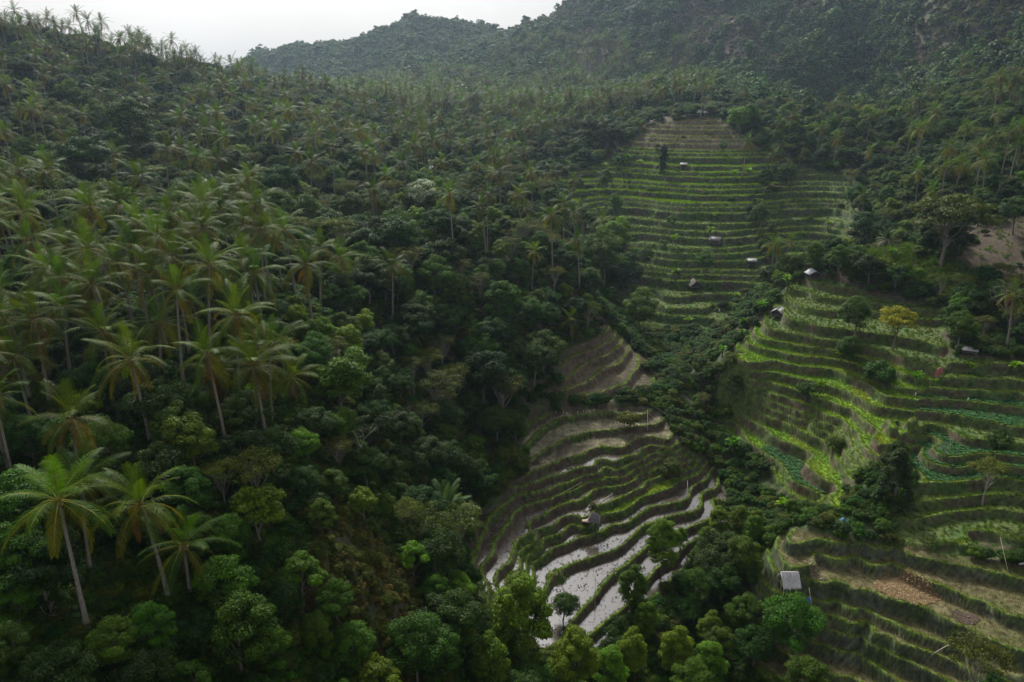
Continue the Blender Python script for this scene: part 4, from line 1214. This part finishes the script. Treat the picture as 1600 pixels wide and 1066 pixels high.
PF = [palm_far(i) for i in range(8)]
TF = [SPEC['broadleaf_tree'][0], SPEC['leafy_tree'][1], SPEC['feathery_tree'][0], SPEC['broadleaf_tree'][2], SPEC['pale_tree'][0]]
if rest:
    scatter("palm_forest", "coconut palms crowding the slope behind the nearer palms", "palms", [t[:3] for t in rest], RNG.uniform(.75, 1.05, len(rest)), RNG.integers(0, 8, len(rest)), PF, .05)
rest = trees3[330:]
if rest:
    scatter("slope_forest", "mixed green trees filling the slopes behind the nearer trees", "trees", [t[:3] for t in rest], RNG.uniform(.55, 1.0, len(rest)), np.minimum(RNG.integers(0, 6, len(rest)), 4), TF, .05)

# far plantation and mountain woods
k = 95000
yy = RNG.uniform(400, 1000, k) ; xx = RNG.uniform(-.72, .72, k) * yy
hz = grid_sample(H, xx, yy); u, v, d = project(np.stack([xx, yy, hz], -1))
dn = fbm(xx / 70, yy / 70, 3, 83)
ok = (u > -60) & (u < 1660) & (v > -140)
steep = grid_sample(GRAD, xx, yy)
grove = (hz < 12) & (yy < 700) & (xx < .215 * yy) & (xx > -330) & (dn > -.3 + .5 * sstep(.1, .215, xx / yy))
pf_ = ok & grove & (RNG.random(k) < .15)
tf_ = ok & ~pf_ & (RNG.random(k) < np.where(grove, .17, .8))
scatter("far_palm_grove", "grey green coconut grove in the haze at the foot of the mountain", "palms", np.stack([xx, yy, hz], -1)[pf_], RNG.uniform(.75, 1.1, pf_.sum()), RNG.integers(0, 8, pf_.sum()), PF, .05)
sp = np.stack([xx, yy, hz], -1)[tf_]
dryz = fbm(sp[:, 0] / 60, sp[:, 1] / 60, 3, 87) + .25 * (sp[:, 2] > 15)
spv = grid_sample(spur, sp[:, 0], sp[:, 1])
dryp = np.clip((spv - .5) * 2.0 + dryz * 1.3 + .35 * (sp[:, 0] > .42 * sp[:, 1]), 0, .93) * (grid_sample(RAV, sp[:, 0], sp[:, 1]) > 22) * (sp[:, 2] > -12) * (sp[:, 0] > 30)
ki = np.where(RNG.random(len(sp)) < dryp, np.where(RNG.random(len(sp)) < .7, RNG.integers(6, 8, len(sp)), 5), RNG.integers(0, 5, len(sp)))
FARM = SPEC_FAR['round'] + SPEC_FAR['tall'] + SPEC_FAR['scrub'] + SPEC_FAR['dry']
scatter("mountain_forest", "scrub and trees clothing the hazy mountain and its ridges", "trees", sp, np.where(ki > 3, RNG.uniform(.4, 1.1, len(sp)), RNG.uniform(.4, 1.0, len(sp)) ** 1.0 * np.where(grid_sample(spur, sp[:, 0], sp[:, 1]) < .4, 1.5, 1.15)) * np.where(RNG.random(len(sp)) < .05, 1.5, 1), ki, FARM, .06)

# undergrowth between the trunks and on banks
k = 60000
yy = 40 * np.exp(RNG.uniform(0, math.log(430 / 40), k)); xx = RNG.uniform(-.78, .78, k) * yy
mk = grid_sample(MASK, xx, yy); br_ = grid_sample(bare_m, xx, yy)
ok = (mk < .35) & ((br_ < .3) | (RNG.random(k) < .02))
xx, yy = xx[ok], yy[ok]
hz = grid_sample(H, xx, yy); u, v, d = project(np.stack([xx, yy, hz], -1)); ok = (u > -140) & (u < 1740) & (v < 1250)
xx, yy, hz = xx[ok], yy[ok], hz[ok]
mound = (xx > -21) & (xx < -9) & (yy > 65) & (yy < 81)
sc = RNG.uniform(.35, 1.1, len(xx)) * np.clip(yy / 170, .75, 1.7)
UG = [SPEC['shrub'][0], SPEC['shrub'][1], SPEC['shrub'][2], tree(620, .7, 1.2, .8, 'dome', 14, .5, 60, .26, .1, (.055, .07, .022), (.11, .08, .03), tr=.04, limbs=8, stems=3), T_TALL[0]]
ki = np.where(mound, np.where(RNG.random(len(xx)) < .6, 3, 1), RNG.choice([0, 1, 2, 2, 0, 4], len(xx)))
sc = np.where(mound, sc * .7, sc); sc = np.where(ki == 4, 1.3, sc)
scatter("undergrowth", "tangled shrubs and weeds covering the ground between the trees", "undergrowth", np.stack([xx, yy, hz - .1], -1), sc, ki, UG, .1)

# ------------------------------------------------------------------ huts, poles and other small things on the terraces
TIN = (.26, .265, .275); TINW = (.33, .335, .35); GREYW = (.17, .155, .145); DARKW = (.055, .045, .04); BAMB = (.36, .31, .20); THAT = (.58, .56, .57)

def thatch_blades(mb, rng, a, b, c, d, n, col, ln=.35):
    """straw lying down a roof slope a-b (ridge) c-d (eave)"""
    a, b, c, d = [np.array(q, float) for q in (a, b, c, d)]
    s = rng.random(n)[:, None]; t = (rng.random(n) ** .9)[:, None]
    p = (a * (1 - s) + b * s) * (1 - t) + (c * (1 - s) + d * s) * t
    dn = nrm(((c + d) - (a + b))[None] + rng.normal(size=(n, 3)) * .25)
    nr = nrm(np.cross(b - a, c - a)); nr = nr if nr[2] > 0 else -nr
    sd = nrm(np.cross(dn, nr)) * .022
    p = p + nr * rng.uniform(.02, .09, n)[:, None]
    e = p + dn * (ln * rng.uniform(.6, 1.2, n))[:, None] + nr * rng.uniform(-.06, .03, n)[:, None]
    V = np.stack([p - sd, p + sd, e + sd * .5, e - sd * .5], 1).reshape(-1, 3)
    cc = np.array(col) * rng.uniform(.55, 1.5, n)[:, None]
    mb.add(V, np.arange(4 * n).reshape(-1, 4), None, np.repeat(cc, 4, 0))

def slab(mb, a, b, c, d, th, col):
    """a thick panel; corners in order round its upper face"""
    P_ = np.array([a, b, c, d], float); nr = nrm(np.cross(P_[1] - P_[0], P_[3] - P_[0]))
    if nr[2] < 0: nr = -nr
    V = np.concatenate([P_, P_ - nr * th])
    mb.add(V, [(0, 1, 2, 3), (7, 6, 5, 4), (0, 4, 5, 1), (1, 5, 6, 2), (2, 6, 7, 3), (3, 7, 4, 0)], None, col)

def field_hut(u, v, label, w=2.8, d=2.4, hw=1.3, rise=.8, rz=0.0, roofc=TIN, wallc=DARKW, thatch=False, stilt=.4, open_front=True, lift=.9, over=.35, name="field_hut", cat="hut", group=None):
    p = stand(u, v, lift)
    if p is None: print("no ground for", label); return
    t = thing(name, wl(p), label, cat, group, rz)
    rng = np.random.default_rng(int(u * 7 + v))
    for x in (-w / 2, w / 2):
        for y in (-d / 2, d / 2):
            fr = MB(); fr.tube([(x, y, -.6), (x, y, stilt + hw)], .07, 6, GREYW)
            link("post", fr.mesh("hut_post", M_WOOD), t)
    pl = MB(); pl.box((0, 0, stilt), (w + .1, d + .1, .1), 0, GREYW)
    link("platform", pl.mesh("hut_platform", M_WOOD), t)
    wa = MB()
    for y, hh in ((d / 2 - .05, hw - .12), (-d / 2 + .05, (.55 if open_front else hw - .12))):
        wa.box((0, y, stilt + .06 + hh / 2), (w - .16, .05, hh), 0, wallc)
    for x in (-w / 2 + .05, w / 2 - .05):
        wa.box((x, 0, stilt + .06 + (hw - .12) / 2), (.05, d - .22, hw - .12), 0, wallc)
    if rise > .3:                                             # gable boards under the roof
        for y in (-d / 2 + .05, d / 2 - .05):
            z0 = stilt + hw
            wa.add([(-w / 2, y - .02, z0), (w / 2, y - .02, z0), (0, y - .02, z0 + rise * .9), (-w / 2, y + .02, z0), (w / 2, y + .02, z0), (0, y + .02, z0 + rise * .9)], [(0, 2, 5, 3), (1, 4, 5, 2), (0, 3, 4, 1)], [(0, 1, 2), (3, 5, 4)], wallc)
    link("walls", wa.mesh("hut_walls", M_WOOD), t)
    ro = MB(); z0 = stilt + hw + .06; zr = z0 + rise; W2 = w / 2 + over; D2 = d / 2 + over; ze = z0 - rise * over / (w / 2)
    th = .16 if thatch else .045
    slab(ro, (-W2, -D2, ze), (-W2, D2, ze), (0, D2, zr), (0, -D2, zr), th, roofc)
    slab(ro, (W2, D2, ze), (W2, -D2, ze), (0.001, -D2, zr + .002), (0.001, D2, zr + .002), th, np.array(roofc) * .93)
    if thatch:
        for sx in (-1, 1):
            thatch_blades(ro, rng, (0, -D2, zr), (0, D2, zr), (sx * W2, -D2, ze), (sx * W2, D2, ze), 700, roofc)
    r = link("roof", ro.mesh("hut_roof", M_THATCH if thatch else M_METAL), t)
    cp = MB(); cp.tube([(0, -D2 - .05, zr + .04), (0, D2 + .05, zr + .04)], .07, 6, np.array(roofc) * .8)
    link("ridge_cap", cp.mesh("hut_ridge", M_WOOD), r)
    return t

field_hut(1270, 430, "small hut with a white gable roof on top of the ridge of curved terraces", 2.7, 2.4, 1.1, .75, R(6), TINW)
field_hut(1216, 489, "hut with two tilted tin slopes and reddish boards among banana plants on the ridge", 2.4, 2.2, .9, .8, R(-38), (.32, .32, .335), (.10, .06, .06))
field_hut(1118, 377, "grey planked hut beside pale banana plants on the far staircase terraces", 2.6, 3.0, 1.2, .8, R(60), (.15, .145, .15), (.12, .09, .08))
field_hut(1174, 410, "open shelter with a pale ribbed roof in the middle of the far staircase", 2.6, 2.2, 1.3, .5, R(88), (.26, .26, .25), DARKW)
field_hut(1085, 445, "brown thatched hut lowest on the far staircase terraces", 2.6, 2.6, .8, 1.2, R(8), (.15, .13, .115), DARKW, True)
field_hut(1068, 258, "small pale roofed hut on the bright green rice steps", 2.0, 2.0, .9, .5, R(85), (.30, .29, .285), DARKW)
field_hut(1088, 178, "long grey roofed shed at the head of the brown steps under tall palms", 2.6, 3.8, 1.1, .7, R(84), (.26, .255, .26), DARKW)
field_hut(1103, 178, "tiny shed beside the long grey roofed shed", 1.4, 1.4, 1.1, .4, R(84), (.26, .255, .26), DARKW)
field_hut(1295, 244, "hut with a tilted white roof at the top of the second terrace stack", 2.0, 1.8, .9, .5, R(70), TINW)
field_hut(1515, 545, "low sheet roofed shelter half hidden by bushes above the vegetable beds", 2.0, 2.3, .5, .3, R(65), (.25, .24, .25), DARKW)
field_hut(461, 219, "house with a bright white roof showing between the palms", 4.2, 4.2, 2.2, 1.2, R(70), (.75, .76, .78), (.3, .28, .26), lift=3.5, stilt=.2, name="village_house", cat="house")
field_hut(355, 222, "low shed with a long pale roof edge in the dark of the palm wood", 3.0, 4.8, 1.6, .5, R(84), (.40, .40, .40), (.1, .09, .08), lift=2.0, name="village_house", cat="house")
field_hut(670, 260, "white roof glimpsed between palm crowns in the middle of the wood", 2.6, 2.8, 2.0, .7, R(60), (.7, .7, .73), (.3, .28, .26), lift=3.0, name="village_house", cat="house")

def stilt_granary():
    p = stand(1229, 934); t = thing("stilt_hut", wl(p), "shaggy grey thatched hut on tall stilts at the edge of the dry field", "hut", None, R(4))
    rng = np.random.default_rng(5)
    for x, y, zb in ((-1.0, -.8, -1.0), (-.75, .8, -.6), (0, -.85, -1.0), (.95, -.8, -1.4), (.9, .8, -.6)):
        pm = MB(); pm.tube([(x + rng.uniform(-.12, .12), y - .1, zb), (x, y, 3.0)], (.05, .045), 6, BAMB); link("post", pm.mesh("hut_post", M_WOOD), t)
    pl = MB()
    for i in range(10): pl.tube([(-1.15, -.9 + i * .2, 2.45), (1.15, -.9 + i * .2, 2.45)], .05, 5, BAMB)
    link("platform", pl.mesh("hut_floor", M_WOOD), t)
    ro = MB()
    for sy in (-1, 1):
        slab(ro, (-1.3, 0, 4.65), (1.3, 0, 4.52), (1.32, sy * 1.2, 2.85), (-1.3, sy * 1.2, 2.88), .2, THAT)
        thatch_blades(ro, rng, (-1.3, 0, 4.65), (1.3, 0, 4.52), (-1.34, sy * 1.2, 2.88), (1.36, sy * 1.2, 2.85), 1500, THAT, .5)
    r = link("roof", ro.mesh("thatch_roof", M_THATCH), t)
    for i in range(5):
        x = -1.1 + i * .54; sm = MB()
        sm.tube([(x, .25, 4.3), (x - .03, -.12, 4.92)], .028, 5, BAMB); link("ridge_stick", sm.mesh("ridge_stick", M_WOOD), r)
stilt_granary()

def stilt_shelter():
    p = stand(928, 826); t = thing("stilt_shelter", wl(p), "small dark thatched shelter on thin stilts above the flooded fields", "hut", None, R(-10))
    for x, y in ((-.75, -.6), (-.7, .6), (0, -.65), (.75, -.6), (.72, .6)):
        pm = MB(); pm.tube([(x * 1.1, y * 1.1, -.5), (x, y, 1.9)], .045, 6, GREYW); link("post", pm.mesh("shelter_post", M_WOOD), t)
    pl = MB(); pl.box((-.2, 0, 1.45), (2.2, 1.35, .08), 0, GREYW); link("platform", pl.mesh("shelter_platform", M_WOOD), t)
    sh = MB(); sh.box((-1.5, -.1, 1.42), (1.1, .9, .07), 0, (.30, .20, .16)); link("side_shelf", sh.mesh("shelter_shelf", M_WOOD), t)
    ro = MB(); rng = np.random.default_rng(9)
    A_, B_ = (-.45, 0, 3.1), (.4, 0, 3.1)
    c = [(-1.0, -.95, 1.95), (1.0, -.95, 1.95), (1.0, .95, 1.95), (-1.0, .95, 1.95)]
    slab(ro, A_, B_, c[1], c[0], .14, (.12, .105, .11)); slab(ro, B_, A_, c[3], c[2], .14, (.12, .105, .11))
    ro.add([A_, c[0], c[3], B_, c[1], c[2]], None, [(0, 2, 1), (3, 4, 5)], (.11, .1, .1))
    thatch_blades(ro, rng, A_, B_, c[0], c[1], 500, (.15, .135, .14)); thatch_blades(ro, rng, A_, B_, c[3], c[2], 300, (.15, .135, .14))
    link("roof", ro.mesh("shelter_roof", M_THATCH), t)
stilt_shelter()

def pole(name, label, px, r=.035, col=BAMB, cat="pole", lying=False, group=None):
    base = stand(*px[0])
    if base is None: return None
    dep = project(base)[2]
    pts = [base]
    for q in px[1:]:
        w = stand(*q) if lying else at_depth(q[0], q[1], dep)
        pts.append(w)
    if lying: pts = [q + (0, 0, .22) for q in pts]
    t = thing(name, wl(base), label, cat, group)
    rel = [q - base for q in pts]
    if not lying: rel = [rel[0] - UP * .4] + rel
    if len(rel) > 3:                                          # smooth the bend
        out = []
        for i in range(len(rel) - 1):
            p0, p1, p2, p3 = rel[max(i - 1, 0)], rel[i], rel[i + 1], rel[min(i + 2, len(rel) - 1)]
            for s_ in (0, .25, .5, .75):
                out.append(.5 * (2 * p1 + (p2 - p0) * s_ + (2 * p0 - 5 * p1 + 4 * p2 - p3) * s_ ** 2 + (3 * p1 - p0 - 3 * p2 + p3) * s_ ** 3))
        rel = out + [rel[-1]]
    mb = MB(); mb.tube(rel, np.linspace(r, r * .6, len(rel)), 6, col)
    link("shaft", mb.mesh(name, M_WOOD, True), t)
    return t, pts
def flag(t, pts, size=(.5, .8), col=(.78, .76, .74), col2=None):
    mb = MB(); e = pts[-1] - pts[0]; n = 6; V = []; C = []
    for i in range(n):
        z = -size[1] * i / (n - 1)
        V += [e + (.02, 0, z), e + (size[0] * (.6 + .3 * math.sin(i * 1.7)), .12 * math.sin(i * 1.3), z - .1)]
        C += [col if col2 is None or i < 4 else col2] * 2
    mb.add(V, [(2 * i, 2 * i + 1, 2 * i + 3, 2 * i + 2) for i in range(n - 1)], None, np.array(C))
    link("flag", mb.mesh("flag", M_CLOTH), t)

WHITE_ = (.78, .77, .74)
r_ = pole("flag_pole", "tall pole with a white and red flag rising out of a lime green tree", [(528, 600), (528, 545)], .04);  r_ and flag(*r_, size=(.5, 1.1), col2=(.5, .15, .08))
r_ = pole("flag_pole", "pole with a small white and orange flag among yellow green shrubs on the lower slope", [(380, 765), (380, 724)], .03); r_ and flag(*r_, size=(.35, .8), col2=(.6, .25, .08))
pole("bamboo_pole", "leaning pale bamboo pole beside the blue sheet below the thatched hut", [(1272, 966), (1264, 918)], .035, (.42, .38, .22))
pole("bamboo_pole", "straight yellow bamboo pole standing in the weedy bed by the photo's edge", [(1575, 893), (1563, 840)], .05, (.48, .41, .22))
pole("bamboo_pole", "white post on the bank at the end of the small bright rice field", [(1075, 777), (1074, 751)], .05, (.42, .42, .40))
pole("bamboo_pole", "white post at the end of the second flooded terrace", [(1012, 671), (1012, 640)], .05, (.42, .42, .40))
pole("bamboo_pole", "short grey stake at the edge of the small bright rice field", [(956, 791), (956, 770)], .05, (.3, .29, .28))
pole("bamboo_pole", "leaning thin cane across the fourth flooded terrace", [(1001, 720), (984, 693)], .025, (.22, .20, .15))
pole("bent_pole", "long bent bamboo rod arching over the bushes of the bottom corner", [(1457, 1023), (1478, 1010), (1500, 1003), (1530, 997), (1549, 995)], .045, (.40, .38, .33))
pole("bamboo_pole", "short prop holding up the long bent rod", [(1531, 1010), (1534, 993)], .03, (.40, .38, .33))
pole("bent_pole", "thin whip of bamboo curving over the top of the flooded terraces", [(1050, 668), (1044, 652), (1032, 641), (1017, 633)], .03, (.36, .36, .26))
pole("bamboo_pole", "thin cane crossing the white post at the end of the second terrace", [(1032, 664), (1002, 635)], .025, (.30, .28, .22))
pole("bamboo_pipe", "pale bamboo pipe lying along the grassy bund above the stilt shelter", [(862, 782), (909, 755)], .06, (.44, .40, .28), lying=True)
pole("bamboo_pipe", "short bamboo rail on the bund behind the stilt shelter", [(936, 787), (958, 772)], .05, (.44, .40, .28), lying=True)
pole("fallen_trunk", "pale fallen trunk lying by the bare path above the hollow", [(868, 441), (893, 426)], .12, (.30, .27, .24), lying=True, cat="log")
pole("fallen_trunk", "short pale log on the grassy bank at the foot of the dark wood", [(770, 646), (790, 638)], .08, (.34, .30, .22), lying=True, cat="log")
pole("bamboo_pole", "grey post standing in the lowest flooded field", [(930, 955), (930, 900)], .06, (.16, .15, .14))
pole("bamboo_pipe", "grey rail slanting from the post over the lowest flooded field", [(933, 918), (958, 889)], .05, (.26, .25, .24), lying=True)
pole("bare_branch", "bare white branch lying over the trees at the bottom edge", [(525, 1053), (500, 1050), (475, 1046), (455, 1042)], .04, (.5, .49, .46), cat="branch")
for i, (u, v) in enumerate([(868, 646), (880, 647), (885, 648), (902, 646), (911, 645), (921, 645), (928, 643)]):
    r_ = pole("bird_scarer", "little stick with a white plastic strip in the row on the top flooded terrace", [(u, v + 2), (u, v - 4)], .03, GREYW, "bird scarer", group="plastic strips on the top flooded terrace")
    r_ and flag(*r_, size=(.22, .4))
for u, v, lab in [(1342, 795, "white cloth scarecrow at the foot of the bright rice slope"), (1204, 733, "small white rag on a stake above the leafy bed"), (960, 898, "white rag on a stake beside the lowest flooded field"), (1123, 488, "white rag on a stake at the far bottom terrace"), (1133, 494, "lower white rag on a stake near the far bottom terrace"),
                  (1430, 618, "white rag on a stake where two sets of terraces meet"), (1512, 626, "white rag beside the uppermost vegetable bed"), (1343, 410, "white rag on the crest of the knoll")]:
    r_ = pole("scarecrow", lab, [(u, v + 3), (u, v - 5)], .03, GREYW, "scarecrow")
    r_ and flag(*r_, size=(.5, .8))

def draped_sheet(name, label, cat, u, v, w, d, col, hgt=.25):
    p = stand(u, v); t = MB(); n = 9; V = []
    rng = np.random.default_rng(int(u))
    for i in range(n):
        for j in range(n):
            a, b = i / (n - 1) - .5, j / (n - 1) - .5
            x, y = p[0] + a * w, p[1] + b * d
            V.append((a * w, b * d, ground_z(x, y) - p[2] + .1 + hgt * max(0, 1 - 4 * (a * a + b * b)) * rng.uniform(.6, 1.2)))
    V = np.array(V); V2 = V - (0, 0, .03)
    q = [(i * n + j, i * n + j + 1, (i + 1) * n + j + 1, (i + 1) * n + j) for i in range(n - 1) for j in range(n - 1)]
    t.add(V, q, None, col)
    tag(link(name, t.mesh(name, M_CLOTH, True), None, wl(p)), label, cat)
draped_sheet("plastic_sheet", "crumpled bright blue plastic sheet on the narrow terrace below the thatched hut", "sheet", 1262, 943, .9, .5, (.03, .13, .50))
draped_sheet("plastic_sheet", "small blue green sheet in the gully at the foot of the bright rice slope", "sheet", 1317, 813, .8, .8, (.03, .13, .22), .4)
draped_sheet("rusty_sheet", "torn red rusty roof sheet lying on the bank above the vegetable beds", "roof sheet", 1468, 580, 1.4, .8, (.20, .06, .045), .4)
draped_sheet("seed_net", "white sheet lying at the edge of the weedy bed by the photo's edge", "sheet", 1597, 880, 1.2, .8, (.7, .7, .7), .4)

def straw_bed(label, px, z, cols, dens=26, name="straw_bed"):
    poly = wpoly(px, z); c0 = poly.mean(0); lo, hi = poly.min(0), poly.max(0)
    rng = np.random.default_rng(int(abs(c0[0]) * 31))
    k = int((hi[0] - lo[0]) * (hi[1] - lo[1]) * dens)
    x = rng.uniform(lo[0], hi[0], k); y = rng.uniform(lo[1], hi[1], k)
    ok = sd_poly(x, y, poly) + fbm(x / 1.2, y / 1.2, 2, 3) * 1.2 > 0
    x, y = x[ok], y[ok]; k = len(x); zz = grid_sample(H, x, y) + rng.uniform(.04, .12, k) + .12 * fbm(x / .9, y / .9, 2, 8)
    p = np.stack([x, y, zz], -1) - np.array((c0[0], c0[1], grid_sample(H, c0[0:1], c0[1:2])[0]))
    nr = nrm(np.stack([rng.normal(0, .3, k), rng.normal(0, .3, k), np.ones(k)], -1))
    mb = MB(); leaves(mb, rng, p, nr, .42, .05, cols[0], cols[1], 0.05, .45)
    # the matted bed under the loose stalks
    gx = np.linspace(lo[0], hi[0], 40); gy = np.linspace(lo[1], hi[1], 40); A_, B_ = np.meshgrid(gx, gy)
    ins = (sd_poly(A_, B_, poly) + fbm(A_ / 1.2, B_ / 1.2, 2, 3) * 1.2) > -.1
    Z_ = grid_sample(H, A_.ravel(), B_.ravel()).reshape(A_.shape) + .06 + .10 * np.clip(fbm(A_ / .8, B_ / .8, 2, 8) + .4, 0, 1)
    id_ = np.arange(1600).reshape(40, 40); c4 = ins[:-1, :-1] & ins[1:, 1:] & ins[:-1, 1:] & ins[1:, :-1]
    q = np.stack([id_[:-1, :-1][c4], id_[:-1, 1:][c4], id_[1:, 1:][c4], id_[1:, :-1][c4]], -1)
    uu, inv = np.unique(q.ravel(), return_inverse=True)
    V = np.stack([A_, B_, Z_], -1).reshape(-1, 3)[uu] - np.array((c0[0], c0[1], grid_sample(H, c0[0:1], c0[1:2])[0]))
    mb.add(V, inv.reshape(-1, 4), None, np.array(cols[0]) * .75)
    g = grid_sample(H, c0[0:1], c0[1:2])[0]
    tag(link(name, mb.mesh(name, M_GRASS), None, (c0[0], c0[1], g + CAMZ)), label, "straw")
straw_bed("broad bed of orange brown straw drying on the dry field", [(1362,914),(1375,903),(1388,899),(1410,901),(1445,918),(1478,936),(1466,944),(1440,947),(1400,938)], -73.0, ((.19, .15, .08), (.38, .31, .19)), 60)
straw_bed("small pale patch of straw beside the thatched hut", [(1253,886),(1270,884),(1284,890),(1294,906),(1276,908),(1263,900)], -73.0, ((.18, .155, .10), (.34, .30, .20)), 60)
straw_bed("thin pinkish strip of straw on the lower dry field by the photo's edge", [(1484,957),(1500,957),(1530,970),(1520,978),(1500,972)], -73.2, ((.16, .12, .10), (.28, .22, .18)), 22)

# ------------------------------------------------------------------ the air between
mh, N, L = new_mat("haze")
o_ = N.new("ShaderNodeOutputMaterial"); pv_ = N.new("ShaderNodeVolumePrincipled")
pv_.inputs["Color"].default_value = (.62, .81, 1.0, 1); pv_.inputs["Density"].default_value = .000105; pv_.inputs["Anisotropy"].default_value = .62
L.new(pv_.outputs[0], o_.inputs["Volume"])
zlo = float(H.min()) + CAMZ - 1.0; zhi = float(max(H.max(), 0)) + CAMZ + 25
hb = MB(); hb.box((50, 715, (zlo + zhi) / 2), (1300, 1620, zhi - zlo))
tag(link("haze", hb.mesh("haze", mh)), kind='stuff')
